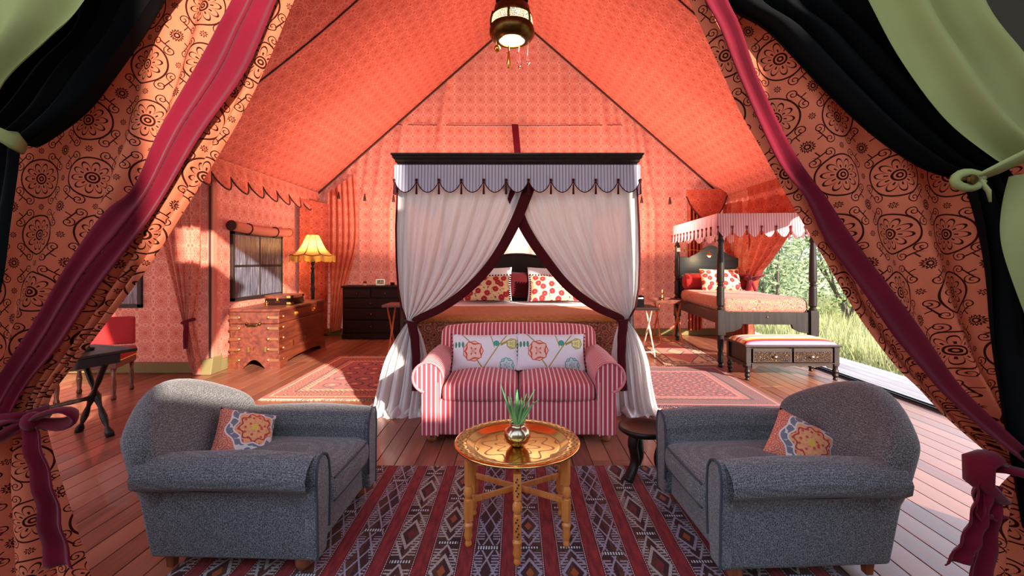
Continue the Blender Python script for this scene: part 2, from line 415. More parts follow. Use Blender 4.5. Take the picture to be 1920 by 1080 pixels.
def f_flor(M):
    u, v, _ = M.uv(); V = M.vec(u, v); n = M.noise(V, 30, 2)
    c = M.mix(((n-0.4)*0.6).cl(), rgb(238, 238, 244), rgb(214, 218, 230))
    def curve(c, f, w, lo, hi, col):   # |v-f(u)| < w between lo, hi
        return M.mix((f.ab().lt(w))*u.gt(lo)*u.lt(hi), c, col)
    OL = rgb(170, 154, 66)
    c = curve(c, v-(-0.14+(u+0.02)*1.55-(u+0.02)*(u+0.02)*0.6), 0.008, -0.02, 0.17, OL)
    c = curve(c, v-(0.03+(0.07-u)*3.2), 0.012, 0.035, 0.07, OL)
    c = curve(c, v-(0.04-(u+0.10)*1.1), 0.007, -0.2, -0.10, OL)
    c = curve(c, v+0.03+(u+0.10)*1.5, 0.009, -0.10, -0.03, OL)
    c = curve(c, v-(0.05+(u-0.12)*0.5), 0.01, 0.12, 0.2, OL)
    a = M.noise(V, 55, 1)
    def blob(c, cx, cy, R, col1, col2, k):
        x = u-cx; y = v-cy; r = (x*x+y*y).sq(); t = y.at(x); w = r*(1+0.10*(t*k).sin().ab())
        c = M.mix(w.lt(R), c, col1)
        ln = (w.band(R, 0.0035)).mx((w.lt(R))*((w/R*9+(t*k).cos()*1.6).sin().gt(0.72)))
        return M.mix(ln, c, col2)
    c = blob(c, -0.105, 0.0, 0.085, rgb(246, 206, 190), rgb(206, 92, 72), 4.5)
    c = blob(c, 0.17, -0.115, 0.06, rgb(212, 232, 232), rgb(96, 176, 170), 5.5)
    c = blob(c, 0.085, 0.062, 0.022, rgb(84, 176, 160), rgb(60, 150, 136), 4)
    c = blob(c, 0.215, 0.06, 0.045, rgb(228, 226, 170), rgb(166, 160, 60), 3.5)
    lx = ((u+0.235)/0.03).fr()-0.5; ly = (v-0.055).ab()
    lf = ((lx*lx*4+(ly/0.035)*(ly/0.035)).lt(0.5))*u.lt(-0.175)
    return M.mix(lf, c, rgb(72, 150, 122))
m_floral = patterned('botanical_print', f_flor)
def f_pais(M):
    x, y, z = M.obj(); V = M.vec(x, y, z); d = M.vor(V, 14, rnd=0.8); n = M.noise(V, 22, 3); d2 = M.vor(V, 40)
    c = M.mix(((n-0.4)*3).cl(), rgb(150, 74, 60), rgb(110, 84, 58))
    c = M.mix((d*26).sin().gt(0.5), c, rgb(196, 120, 96))
    c = M.mix(d2.lt(0.2), c, rgb(214, 170, 130))
    return M.mix(d.lt(0.10), c, rgb(120, 30, 36))
m_pais = patterned('paisley_spread', f_pais)
def f_pink(M):
    x, y, z = M.obj(); V = M.vec(x, y, z); d = M.vor(V, 16, rnd=0.9); n = M.noise(V, 40, 3); d2 = M.vor(V, 44)
    c = M.mix(((n-0.4)*3).cl(), rgb(178, 104, 98), rgb(140, 66, 64))
    c = M.mix((d*30).sin().gt(0.6), c, rgb(200, 146, 118))
    return M.mix(d2.lt(0.24), c, rgb(186, 166, 90))
m_daycover = patterned('pink_daybed_print', f_pink)
def f_throw(M):
    x, y, z = M.obj(); n = M.noise(M.vec(x*3, y*14, z*14), 9, 4)
    return M.mix(((n-0.3)*2).cl(), rgb(172, 92, 46), rgb(222, 146, 88))
m_throw = patterned('rust_throw', f_throw, bump=0.8)
def f_kilim(M):
    x, y, z = M.obj(); P0 = 0.185
    k = ((x+0.0925)/P0); i = k.fl(); f = k.fr()-0.5       # red bar centred on f=0
    h = (i*12.9898).sin()*43758.5; h = h.fr(); h2 = (h*7.31).fr()
    nse = M.noise(M.vec(x*6, y*1.2, 0), 9, 3)
    red = M.mix(((nse-0.35)*2.2).cl(), rgb(106, 22, 27), rgb(158, 46, 46))
    a = f.ab()                                            # 0 centre of red .. 0.5 centre of motif band
    b = (0.5-a)/0.30                                       # 0 motif centre .. 1 motif edge
    side = M.mix(h.gt(0.5), rgb(60, 20, 22), rgb(84, 44, 24))
    ground = M.mix((M.noise(M.vec(x*4, y*3, 0), 14, 2)-0.45).cl()*3, side, rgb(40, 14, 20))
    k2 = ((x)/P0).fl(); g = (k2*78.233).sin()*9631.7; g = g.fr()
    L = 0.34+0.18*g
    q = (y/L+g*3).fr(); w = (q-0.5).ab()*2                 # 0 middle of motif, 1 at separator
    dm = b*0.62+w                                          # diamond distance
    rings = ((dm*15).sin().gt(0.35))*dm.lt(0.98)
    comb = ((y/0.020).fr().lt(0.5))*b.gt(0.35)*b.lt(0.95)*(dm.gt(0.62))*w.lt(0.8)
    zig = (((x/0.02).fr()-0.5).ab()*0.06+(y/0.05).fr()*0.05).lt(0.022)
    lat = ((b*0.9+(y/0.16).fr()).fr()-0.5).ab().lt(0.07)
    lat2 = ((b*0.9-(y/0.16).fr()).fr()-0.5).ab().lt(0.07)
    type2 = g.gt(0.62)
    motif = M.mix(type2, M.mix(0.0, (0, 0, 0), (1, 1, 1)), (1, 1, 1))
    mk = (rings.mx(comb)*(1-type2)+(lat.mx(lat2).mx(comb))*type2)
    sep = w.gt(0.93)*b.lt(0.8)
    grain = M.noise(M.vec(x*160, y*160, 0), 1, 1)
    thr = M.mix(g.band(0.4, 0.25), rgb(156, 148, 162), rgb(176, 166, 156))
    thr = M.mix(((grain-0.45)*3).cl(), thr, rgb(110, 84, 96))
    c = M.mix(mk*b.lt(0.97), ground, thr)
    core = (dm.lt(0.2))*(1-type2)
    c = M.mix(core, c, M.mix(g.gt(0.35), rgb(150, 72, 26), rgb(110, 30, 34)))
    c = M.mix(sep, c, rgb(26, 16, 18)); c = M.mix(sep*w.gt(0.955)*((x/0.012).fr().gt(0.45)), c, rgb(206, 200, 200))
    c = M.mix(b.gt(1.0), c, red)
    edge = b.band(1.05, 0.035)*((y/0.014).fr().gt(0.4))
    c = M.mix(edge, c, rgb(190, 170, 170)); c = M.mix(b.band(1.13, 0.03), c, rgb(50, 14, 18))
    return c
m_kilim = patterned('kilim_weave', f_kilim, bump=0.7)
def f_persian(sx, sy, field, fieldb, bord, bordb, light_, mw):
    def f(M):
        u, v, _ = M.uv(); V = M.vec(u, v)
        d = (0.5*sx-u.ab()).mn(0.5*sy-v.ab()); dv = M.vor(V, 1/mw, rnd=0.25, dim='2D'); n = M.noise(V, 45, 2); dv2 = M.vor(V, 3.2/mw, dim='2D')
        c = M.mix(((n-0.42)*5).cl(), field, fieldb)
        c = M.mix((dv*22).sin().gt(0.55)*dv.lt(0.42), c, bordb); c = M.mix(dv.lt(0.13), c, light_)
        b = M.mix(dv2.lt(0.30), bord, bordb); b = M.mix(dv2.lt(0.13), b, light_)
        c = M.mix(d.lt(0.30), c, b)
        for k in (0.30, 0.22, 0.06): c = M.mix(d.band(k, 0.012), c, light_ if k != 0.22 else bordb)
        c = M.mix(d.band(0.26, 0.025)*((u+v)/0.05).fr().gt(0.5), c, light_)
        return M.mix(d.lt(0.03), c, bord)
    return f
m_rugL = patterned('afghan_rug', f_persian(1.4, 1.9, rgb(196, 104, 92), rgb(150, 74, 62), rgb(172, 84, 58), rgb(104, 58, 44), rgb(226, 160, 124), 0.24), bump=0.6)
m_rugR = patterned('baluch_rug', f_persian(1.4, 1.6, rgb(160, 66, 70), rgb(64, 34, 48), rgb(112, 60, 58), rgb(48, 30, 42), rgb(184, 104, 96), 0.11), bump=0.6)
def f_rugS(M):
    u, v, _ = M.uv(); d = (0.38-u.ab()).mn(0.82-v.ab()); V = M.vec(u, v); dv2 = M.vor(V, 14, dim='2D')
    r = u.ab()*1.6+v.ab()*0.9; n = M.noise(V, 40, 2)
    c = M.mix(((n-0.4)*3).cl(), rgb(206, 116, 92), rgb(186, 92, 76)); c = M.mix(r.gt(0.62), c, rgb(222, 176, 130))
    c = M.mix(r.band(0.62, 0.012), c, rgb(70, 50, 56)); c = M.mix(r.lt(0.2), c, rgb(208, 160, 120)); c = M.mix(r.band(0.2, 0.02), c, rgb(66, 54, 62))
    b = M.mix(dv2.lt(0.32), rgb(214, 170, 124), rgb(110, 78, 66)); c = M.mix(d.lt(0.15), c, b)
    c = M.mix(d.band(0.15, 0.01), c, rgb(90, 60, 56)); return M.mix(d.band(0.035, 0.01), c, rgb(90, 60, 56))
m_rugS = patterned('medallion_rug', f_rugS, bump=0.6)
m_fringe = plain('wool_fringe', rgb(214, 196, 172), 0.95); m_fringe_b = plain('grey_fringe', rgb(170, 172, 190), 0.95)
def f_bench(M):
    u, v, _ = M.uv(); c = None; k = v
    cols = [(0.0, (150, 130, 160)), (0.06, (176, 44, 52)), (0.16, (226, 178, 50)), (0.27, (238, 222, 196)), (0.36, (214, 132, 84)), (0.44, (226, 204, 196)),
            (0.50, (96, 70, 110)), (0.54, (214, 96, 70)), (0.60, (240, 224, 200)), (0.68, (222, 150, 70)), (0.78, (176, 60, 60)), (0.84, (236, 214, 180)), (0.92, (206, 140, 70))]
    c = M.mix(0.0, rgb(*cols[0][1]), (0, 0, 0))
    for t, q in cols[1:]: c = M.mix(k.gt(t), c, rgb(*q))
    return c
m_benchpad = patterned('bright_stripe_pad', f_bench)

# ------------------------------------------------------------ setting: floor
def struct(o): o['kind'] = 'structure'; return o
HWL, HWR, BY = -3.55, 3.62, 8.2
floor = struct(MB().box((-1.45, 4.45, -0.045), (10.15, 7.7, 0.05)).build('floor', m_floor_base))
pl = {}
def plank(x, y, L, w, mat, par, meshes, z=-0.01):
    key = round(L, 1)
    if key not in meshes:
        o = MB().box((0, 0, 0), (w-0.004, key-0.004, 0.02)).build('plank', mat, par, bevel=0.002, seg=1); meshes[key] = o
    else:
        o = meshes[key].copy(); COL.objects.link(o); o.parent = par
    o.location = (x, y, z)
rf = random.Random(3); x = -6.5+0.0635; n_row = 0
while x < 3.6:
    y = 0.62-rf.choice([0.0, 0.6, 1.2])
    while y < BY+0.05:
        L = rf.choice([2.4, 3.0, 3.6]); L = min(L, round(BY+0.1-y, 1))
        if L >= 0.2 and y+L > 1.2: plank(x, y+L/2, L, 0.127, m_floor, floor, pl)
        y += L
    x += 0.127
# bottom track of the open side
tr = struct(MB().box((3.66, 4.7, 0.004), (0.10, 7.0, 0.012)).build('trim_1', plain('bronze_track', rgb(70, 66, 66), 0.4, 0.6)))
MB().box((3.635, 4.7, 0.018), (0.012, 7.0, 0.02)).build('track_rail', plain('track_black', rgb(18, 16, 16), 0.5), tr)
MB().box((3.685, 4.7, 0.018), (0.012, 7.0, 0.02)).build('track_rail', bpy.data.materials['track_black'], tr)
deck = struct(MB().box((4.06, 4.6, -0.06), (0.70, 8.6, 0.06)).build('trim_2', m_floor_base))
dm = {}
for i in range(5):
    for j in range(3): plank(3.78+0.14*i, 1.9+2.8*j, 2.8, 0.14, m_deck, deck, dm, z=-0.018)

# ------------------------------------------------------------ setting: walls and roof lining
RZ, EZL, EZR = 5.6, 2.47, 2.45
def ridge(rx, amt, seed, n, lo, hi):
    r = random.Random(seed); return [(r.uniform(lo, hi), r.uniform(0.012, 0.03), r.uniform(0.4, 1)*amt) for _ in range(n)]
folds_b = ridge(0, 0.035, 5, 16, -3.5, -1.5)+ridge(0, 0.03, 9, 14, 1.0, 2.6)+ridge(0, 0.012, 11, 10, -3.4, 3.4)
def roof_z(x): return RZ-(RZ-EZL)*(abs(x)/3.55) if x < 0 else RZ-(RZ-EZR)*(x/3.62)
def back_fn(u, v):
    x = HWL+(HWR-HWL)*u; z = roof_z(x)*v; s = 0
    lean = (z-2.2)*0.16*(1 if x > 0 else -1)*(1 if z > 2.2 else 0)
    for c, w, a in folds_b: s += a*exp(-((x+lean-c)/(w*2.2))**2)
    return (x, BY-s, z)
wb = struct(MB().grid(back_fn, 260, 50, lambda u, v: (back_fn(u, v)[0], back_fn(u, v)[2])).build('wall_back', m_tent, smooth=True))
def wl(u, v):
    y = 5.4+(BY-5.4)*u; return (HWL-0.01*sin(y*9)*v*(1-v)*4, y, EZL*v)
# window hole is simply covered by the window unit set proud of the wall
wll = struct(MB().grid(wl, 40, 20, lambda u, v: (5.4+(BY-5.4)*u, EZL*v)).build('wall_left', m_tent, smooth=True))
def wr(u, v):
    x = -6.6+(HWL+6.6)*u; return (x, 5.4+0.012*sin(x*7), 2.9*v)
wlr = struct(MB().grid(wr, 30, 16, lambda u, v: (-6.6+(HWL+6.6)*u, 2.9*v)).build('wall_left_front', m_tent, smooth=True))
wls = struct(MB().grid(lambda u, v: (-6.6, 1.6+3.8*u, 2.9*v), 4, 4, lambda u, v: (3.8*u, 2.9*v)).build('wall_left_side', m_tent))
wrr = struct(MB().grid(lambda u, v: (HWR+0.02*sin(u*30), 7.25+(BY-7.25)*u, EZR*v), 30, 10, lambda u, v: ((BY-7.25)*u, EZR*v)).build('wall_right', m_tent, smooth=True))
# roof
Y0 = 1.9
def roof(side):
    X = HWL if side < 0 else HWR; EZ = EZL if side < 0 else EZR; L = sqrt(X*X+(RZ-EZ)**2)
    def fn(u, v):
        y = Y0+(BY-Y0)*u; v *= 1.025; x = X*v; z = RZ-(RZ-EZ)*v
        sag = 0.10*sin(pi*v)*sin(pi*u)+0.10*exp(-((y-4.7)/0.5)**2)*sin(pi*v)
        return (x, y, z-sag)
    return fn, (lambda u, v: (Y0+(BY-Y0)*u, L*v))
mb = MB()
for s_ in (-1, 1):
    f_, uf = roof(s_); mb.grid(f_, 50, 24, uf)
# alcove roof over the left bay
mb.grid(lambda u, v: (HWL-3.1*u, 1.6+3.82*v, EZL+0.35*u), 6, 6, lambda u, v: (3.1*u, 3.8*v))
ceil = struct(mb.build('ceiling', m_roof, smooth=True))
for s_ in (-1, 1):      # seams on the lining where the front panel is sewn on
    f_, uf = roof(s_); pts = [Vector(f_((4.72-Y0+(0.0))/(BY-Y0), k/16))-Vector((0, 0, 0.006)) for k in range(17)]
    MB().tube(pts, 0.009, 6).build('seam', m_rope, ceil)
    pts = [Vector(back_fn(0 if s_ < 0 else 1, 1))*(k/10)+Vector(back_fn(0.5, 1))*(1-k/10) for k in range(11)]
    pts = [Vector((p.x, BY-0.075, roof_z(p.x)-0.03)) for p in pts]
    MB().tube(pts, 0.016, 6).build('seam', m_rope, ceil)
# horizontal rope seam across the gable
MB().tube([(HWL+1.0+(HWR-HWL-2)*k/20, BY-0.02, 3.72-0.02*sin(pi*k/20)) for k in range(21)][1:-3], 0.006, 5).build('seam', m_rope, wb)
# front gable above the opening
def fg(u, v):
    x = HWL+(HWR-HWL)*u; zt = roof_z(x); z0 = max(2.6, min(zt, 3.1+0.0*x)); z0 = min(z0, zt)
    return (x, Y0, z0+(zt-z0)*v)
struct(MB().grid(fg, 30, 8, lambda u, v: (fg(u, v)[0], fg(u, v)[2])).build('wall_front_gable', m_roof))
# unseen roof, screens and post added to block sun; the deck the picture is taken from
m_pale = plain('pale_canvas', rgb(176, 170, 152), 0.9)
struct(MB().grid(lambda u, v: (-4.2+7.2*u, -0.3+2.25*v, 4.55), 4, 4).build('sun_block_roof', m_khaki))  # added out of view to shade the upper flaps
struct(MB().box((-0.6, -1.62, 1.10), (7.2, 0.03, 2.30)).build('sun_block_wall', m_pale))  # added screen keeping low sun off the armchairs and near floor
struct(MB().box((0.70, -1.62, 3.7), (0.52, 0.06, 3.0)).build('sun_block_post', m_pale))  # added strip keeping sun off the left flap
struct(MB().box((2.95, -0.15, 2.65), (0.03, 2.9, 5.3)).build('sun_block_wall_side', m_pale))  # added screen keeping sun off the right flap and bed valance
struct(MB().box((-0.6, -0.55, -0.06), (7.2, 2.4, 0.05)).build('floor_deck', m_deck))
# skirting
struct(MB().box((0, BY-0.05, 0.06), (7.1, 0.04, 0.12)).build('baseboard_back', m_khaki, bevel=0.01))
struct(MB().box((HWL+0.03, 6.8, 0.07), (0.04, 2.8, 0.14)).build('baseboard_left', m_khaki, bevel=0.01))
struct(MB().box((-5.1, 5.36, 0.07), (3.1, 0.05, 0.12)).build('baseboard_left_front', m_khaki, bevel=0.01))
struct(MB().prism([(-3.62, 0), (-3.50, 0), (-3.47, 0.20), (-3.60, 0.17)], 5.28, 5.46).build('trim_3', m_khaki, bevel=0.01))
struct(MB().box((HWR-0.02, 7.72, 0.06), (0.03, 0.92, 0.12)).build('baseboard_right', m_khaki, bevel=0.01))
struct(MB().tube([(-3.56, 5.36, 0.1+2.3*k/12) for k in range(13)], 0.011, 6).build('trim_4', m_rope))
struct(MB().tube([(-3.545, 5.42, 0.1+2.3*k/12) for k in range(13)], 0.006, 6).build('trim_5', m_rope))

struct(MB().box((-3.565, 5.41, 1.23), (0.07, 0.07, 2.46)).build('trim_7', m_tent))
# scalloped valance, left wall
def scallops(length, n, top, drop_hi, drop_lo, uvk=1.0, nu=12):
    """returns mesh in (s, z) plane: s along, z down from top; peaks at piece joints"""
    def low(s):
        f = (s/length*n) % 1.0; return drop_hi+(drop_lo-drop_hi)*sin(pi*f)**0.75
    return low
def valance_strip(A, B, top, hi, lo, n, mat, name, par, nrm, wave=0.02, trim=None, world=True, toff=0):
    A = Vector(A); B = Vector(B); Ln = (B-A).length; d = (B-A)/Ln; nrm = Vector(nrm)
    low = scallops(Ln, n, top, hi, lo); nu = n*14
    def fn(u, v):
        s = Ln*u; f = (u*n+toff) % 1
        p = A+d*s+nrm*(wave*sin(pi*((u*n) % 1))*v); z = top-low(min(s, Ln-1e-4))*v; return (p.x, p.y, z)
    o = MB().grid(fn, nu, 5, lambda u, v: (Ln*u, -low(Ln*u*0.9999)*v)).build(name, mat, par, smooth=True, world=world)
    if trim:
        pts = [Vector(fn(k/nu, 1))+nrm*0.003 for k in range(nu+1)]
        t = MB().tube(pts, trim[1], 5).build('edge_trim', trim[0], par, world=world)
    return o, fn
vl = thing('scalloped_valance', 'salmon printed scalloped valance hanging along left wall above the window', 'valance', (HWL+0.05, 6.6, 2.1))
valance_strip((HWL+0.07, 8.1, 0), (HWL+0.07, 4.9, 0), 2.50, 0.18, 0.36, 9, m_tent, 'valance_cloth', vl, (1, 0, 0), 0.09, (m_rope, 0.010))
vr = thing('gathered_valance', 'printed swag valance in the right back corner above daybed', 'valance', (3.2, 8.1, 2.1))
valance_strip((2.95, 8.08, 0), (3.6, 7.95, 0), 2.55, 0.12, 0.55, 1, m_roof, 'valance_cloth', vr, (0, -1, 0), 0.10, (m_rope, 0.010))
vside = thing('side_valance', 'folded print canvas valance along the open right side', 'valance', (HWR, 5.2, 2.2))
def vs(u, v):
    y = 2.2+5.05*u; return (HWR-0.02+0.05*sin(u*70)*v+0.02*sin(u*33)*v, y, 2.455-0.5*v)
MB().grid(vs, 140, 6, lambda u, v: (5.05*u, 0.5*v)).build('valance_cloth', m_roof, vside, smooth=True, world=True)
# ------------------------------------------------------------ windows
def window(name, origin, ux, w, h, nx, ny):
    """origin = lower corner; ux = direction along width; panes proud of the cloth wall"""
    ux = Vector(ux); nrm = ux.cross(Vector((0, 0, 1))); o = Vector(origin)
    M = Matrix(((ux.x, nrm.x, 0, o.x), (ux.y, nrm.y, 0, o.y), (0, 0, 1, o.z), (0, 0, 0, 1)))
    g = struct(bpy.data.objects.new(name, None)); COL.objects.link(g); g.location = o
    bar = plain('window_frame_'+name, rgb(34, 24, 22), 0.6)
    m = MB(); m.M = M; t = 0.045
    m.box((w/2, 0.02, t/2), (w, 0.04, t)); m.box((w/2, 0.02, h-t/2), (w, 0.04, t))
    m.box((t/2, 0.02, h/2), (t, 0.04, h)); m.box((w-t/2, 0.02, h/2), (t, 0.04, h))
    m.build('window_frame', bar, g, bevel=0.004, world=True)
    for i in range(1, nx): m = MB(); m.M = M; m.box((w*i/nx, 0.02, h/2), (0.03, 0.035, h-2*t)); m.build('glazing_bar', bar, g, world=True)
    for i in range(1, ny): m = MB(); m.M = M; m.box((w/2, 0.022, h*i/ny), (w-2*t, 0.036, 0.03)); m.build('glazing_bar', bar, g, world=True)
    Mt = Mat('clear_sheet_'+name); x, y, z = Mt.obj()
    n = Mt.noise(Mt.vec(x*13, y*13, z*1.3), 3, 4, 0.6, 0.5)
    c = Mt.mix(((n-0.32)*2.4).cl(), rgb(52, 52, 62), rgb(132, 138, 154)); c = Mt.mix(((n-0.68)*12).cl(), c, rgb(214, 220, 228))
    pm = Mt.pbr(c, 0.25, spec=0.6, nrm=Mt.bump(n, 0.3, 0.02))
    for i in range(nx):
        for j in range(ny):
            m = MB(); m.M = M; m.box((w*(i+0.5)/nx, 0.008, h*(j+0.5)/ny), (w/nx-0.02, 0.008, h/ny-0.02)); m.build('pane', pm, g, world=True)
    return g
window('window_1', (HWL+0.03, 6.95, 0.80), (0, -1, 0), 1.22, 0.88, 2, 2)
bpy.data.objects['window_1'].children
window('window_2', (-4.37, 5.37, 0.76), (-1, 0, 0), 1.3, 0.86, 2, 2)
bl = thing('rolled_blind', 'rolled salmon canvas window flap tied above the left window', 'blind', (HWL+0.08, 6.3, 1.69))
m = MB(); pts = [(HWL+0.085, 5.62+0.0693*k*1.0, 1.735-0.028*sin(pi*k/20)) for k in range(21)]
m.tube(pts, 0.062, 16); m.build('roll', m_tent, bl, smooth=True, world=True)
for y in (5.6, 7.0):
    MB().lathe([(0.05, -0.01), (0.066, 0), (0.05, 0.012)], (HWL+0.085, y+0.006, 1.735), 16, M=Matrix.Rotation(pi/2, 3, 'X')).build('roll_end', m_rope, bl, world=True)
for y in (5.95, 6.6):
    MB().tube([(HWL+0.085+0.067*cos(a), y+0.01*sin(a), 1.715+0.07*sin(a)) for a in [2*pi*k/14 for k in range(15)]], 0.008, 6).build('tie', m_rope, bl, world=True)

# ------------------------------------------------------------ outdoors
M_ = Mat('dry_grass_ground'); p = M_.obj(); n = M_.noise(M_.vec(*p), 3, 5)
m_ground = M_.pbr(M_.mix(((n-0.3)*2).cl(), rgb(140, 138, 96), rgb(186, 184, 140)), 0.95)
gnd = struct(MB().grid(lambda u, v: (-30+80*u, -20+80*v, -0.25+(0.06*max(0, -30+80*u-8))), 30, 30).build('ground', m_ground))
def leafmat(name, a, b):
    M = Mat(name); r = M.noise(M.vec(*M.obj()), 2.5, 2); return M.cloth(M.mix(((r-0.3)*2.4).cl(), a, b), 0.45)
m_blade = leafmat('grass_blades', rgb(160, 164, 108), rgb(206, 204, 158))
m_leaf1 = leafmat('olive_leaves', rgb(112, 130, 82), rgb(168, 180, 124))
m_leaf2 = leafmat('grey_green_leaves', rgb(116, 134, 96), rgb(176, 188, 150))
m_bark = plain('grey_bark', rgb(96, 86, 76), 0.9)
rg = random.Random(21); g = MB()
for k in range(30000):
    y = rg.uniform(3.0, 16); x = 4.5+rg.random()**1.3*9*(y/9)
    hgt = rg.uniform(0.14, 0.46)*(1 if x > 5.0 else 0.45); a = rg.random()*pi; w = 0.006+0.0012*y; lx, ly = rg.uniform(-.14, .14), rg.uniform(-.14, .14)
    z0 = -0.25+0.06*max(0, x-8)
    dx, dy = cos(a)*w, sin(a)*w
    b = len(g.v); g.v += [(x-dx, y-dy, z0), (x+dx, y+dy, z0), (x+lx, y+ly, z0+hgt)]; g.f.append([b, b+1, b+2]); g.uv.append([(0, 0)]*3)
tag(g.build('meadow_grass', m_blade), 'tall pale green grass growing beyond the deck outside', 'grass', kind='stuff')
def shrub(x, y, r, h, mat, label, seed, nleaf=2600):
    q = random.Random(seed); z0 = -0.25+0.06*max(0, x-8); t = thing('shrub', label, 'bush', (x, y, z0), 0, 'bushes outside')
    b = MB(); tips = []
    for k in range(7):
        a = q.random()*2*pi; rr = r*q.uniform(0.3, 0.8); pts = [Vector((0, 0, 0))]
        for i in range(1, 6): pts.append(Vector((cos(a)*rr*i/5+q.uniform(-.08, .08), sin(a)*rr*i/5+q.uniform(-.08, .08), h*0.8*i/5*q.uniform(.85, 1))))
        b.tube(pts, [0.045*(1-i/6.5) for i in range(6)], 6); tips += pts[2:]
    b.build('branches', m_bark, t)
    m = MB()
    for k in range(nleaf):
        c = q.choice(tips)+Vector((q.gauss(0, r*0.26), q.gauss(0, r*0.26), q.gauss(0, h*0.14)))
        if c.z < 0.05: c.z = q.uniform(0.05, 0.5)
        s = q.uniform(0.04, 0.085); A = Vector((q.gauss(0, 1), q.gauss(0, 1), q.gauss(0, 1))).normalized(); B = A.orthogonal().normalized()
        bI = len(m.v); m.v += [tuple(c-A*s), tuple(c+B*s*0.45), tuple(c+A*s), tuple(c-B*s*0.45)]; m.f.append([bI, bI+1, bI+2, bI+3]); m.uv.append([(0, 0)]*4)
    m.build('foliage', mat, t, kind='stuff'); return t
for i, (x, y, r, h, mt, lb) in enumerate([
    (5.9, 10.5, 1.3, 3.0, m_leaf2, 'grey green bush outside, seen between the daybed posts'),
    (8.2, 11.5, 1.7, 3.4, m_leaf1, 'olive bush outside, seen right of the daybed post'),
    (6.9, 13.5, 1.8, 3.9, m_leaf2, 'tall pale bush standing behind the others outside'),
    (10.2, 13.0, 1.9, 3.6, m_leaf2, 'pale bush far right outside beside the print flap'),
    (12.5, 16.0, 2.4, 4.6, m_leaf1, 'large olive bush far back on the right outside'),
    (9.4, 17.0, 2.6, 5.0, m_leaf1, 'large olive bush far back outside behind the daybed'),
    (5.2, 14.5, 2.0, 4.4, m_leaf1, 'olive bush outside behind the tied back curtain')]):
    shrub(x, y, r, h, mt, lb, 100+i)
lg = thing('fallen_branch', 'grey fallen branch lying in the grass past the deck', 'branch', (5.9, 6.6, -0.2))
MB().tube([(-0.7, 0.1, 0.02), (-0.3, 0.0, 0.05), (0.1, 0.05, 0.04), (0.6, -0.05, 0.05), (0.95, 0.05, 0.1)], [0.03, 0.035, 0.035, 0.03, 0.015], 8).build('limb', m_bark, lg, smooth=True)
MB().tube([(0.1, 0.05, 0.04), (0.3, 0.2, 0.12), (0.5, 0.3, 0.2)], [0.02, 0.014, 0.006], 6).build('twig', m_bark, lg, smooth=True)

# ------------------------------------------------------------ rugs
def rug(name, label, x0, x1, y0, y1, mat, fr=None, z=0.003, t=0.008, rz=0, frm=None, group=None):
    cx, cy = (x0+x1)/2, (y0+y1)/2; w, h = x1-x0, y1-y0
    T = thing(name, label, 'rug', (cx, cy, z), rz, group)
    def fn(u, v): return ((u-.5)*w, (v-.5)*h, t+0.0015*sin(u*23)*sin(v*17))
    m = MB().grid(fn, 24, 24, lambda u, v: ((u-.5)*w, (v-.5)*h)); m.box((0, 0, t/2-0.001), (w, h, t-0.003)); m.build('weave', mat, T)
    if fr:
        q = random.Random(4)
        for sgn in (-1, 1):
            f = MB(); n = int(w/0.016)
            for k in range(n):
                x = -w/2+w*(k+.5)/n; L = fr*q.uniform(.8, 1.2); f.tube([(x, sgn*h/2, 0.004), (x+q.uniform(-.004, .004), sgn*(h/2+L/2), 0.003), (x+q.uniform(-.008, .008), sgn*(h/2+L), 0.0025)], 0.0035, 3)
            f.build('fringe', frm or m_fringe, T, kind='stuff')
    return T
rug('kilim_rug', 'dark red kilim with diamond bands under the armchairs', -1.44, 1.36, 1.25, 2.92, m_kilim)
rug('oriental_rug', 'rust and orange oriental rug in front of the trunk', -2.42, -1.02, 4.36, 6.26, m_rugL, 0.05)
rug('oriental_rug', 'dark red and navy oriental rug in front of the bench', 1.05, 2.42, 4.15, 5.66, m_rugR, 0.06, frm=m_fringe_b, rz=radians(-1.5))
rug('oriental_rug', 'small coral rug with cream medallion beneath side table', 1.88, 2.64, 5.80, 7.44, m_rugS, 0.04, rz=radians(-2.5))

# ------------------------------------------------------------ cushions
def cushion(name, label, cat, w, h, t, mat, loc, rx=0, rz=0, ry=0, group=None, pom=None, bmat=None, nose=0.04):
    T = thing(name, label, cat, loc, 0, group); T.rotation_euler = (rx, ry, rz)
    def prof(u, v):
        a = 2*u-1; b = 2*v-1
        k = max(0, (1-a**4))**0.6*max(0, (1-b**4))**0.6
        sx = 1-0.10*(1-abs(a))**0*(1-b*b)*0.0-nose*(1-b*b)*abs(a); sy = 1-nose*1.6*(1-a*a)*abs(b)
        return a*w/2*sx, b*h/2*sy, k
    def side(s):
        def fn(u, v):
            x, y, k = prof(u, v); return (x, -s*t/2*k*(1+0.06*sin(u*9+v*5)), y)
        return fn
    m = MB().grid(side(1), 22, 18, lambda u, v: ((u-.5)*w, (v-.5)*h)); m.build('front_cover', mat, T, smooth=True)
    m = MB().grid(side(-1), 22, 18, lambda u, v: ((u-.5)*w, (v-.5)*h)); m.build('back_cover', bmat or mat, T, smooth=True)
    if pom:
        m = MB(); n = int(h/0.028)
        for sx in (-1, 1):
            for k in range(n+1):
                x, y, _ = prof(1.0 if sx > 0 else 0.0, k/n); m.sphere((x+sx*0.008, 0, y), pom[1], 6, 4)
        if len(pom) > 2:
            n = int(w/0.035)
            for k in range(n+1):
                x, y, _ = prof(k/n, 1.0); m.sphere((x, 0, y+0.008), pom[1], 6, 4)
        m.build('pompom_trim', pom[0], T)
    return T

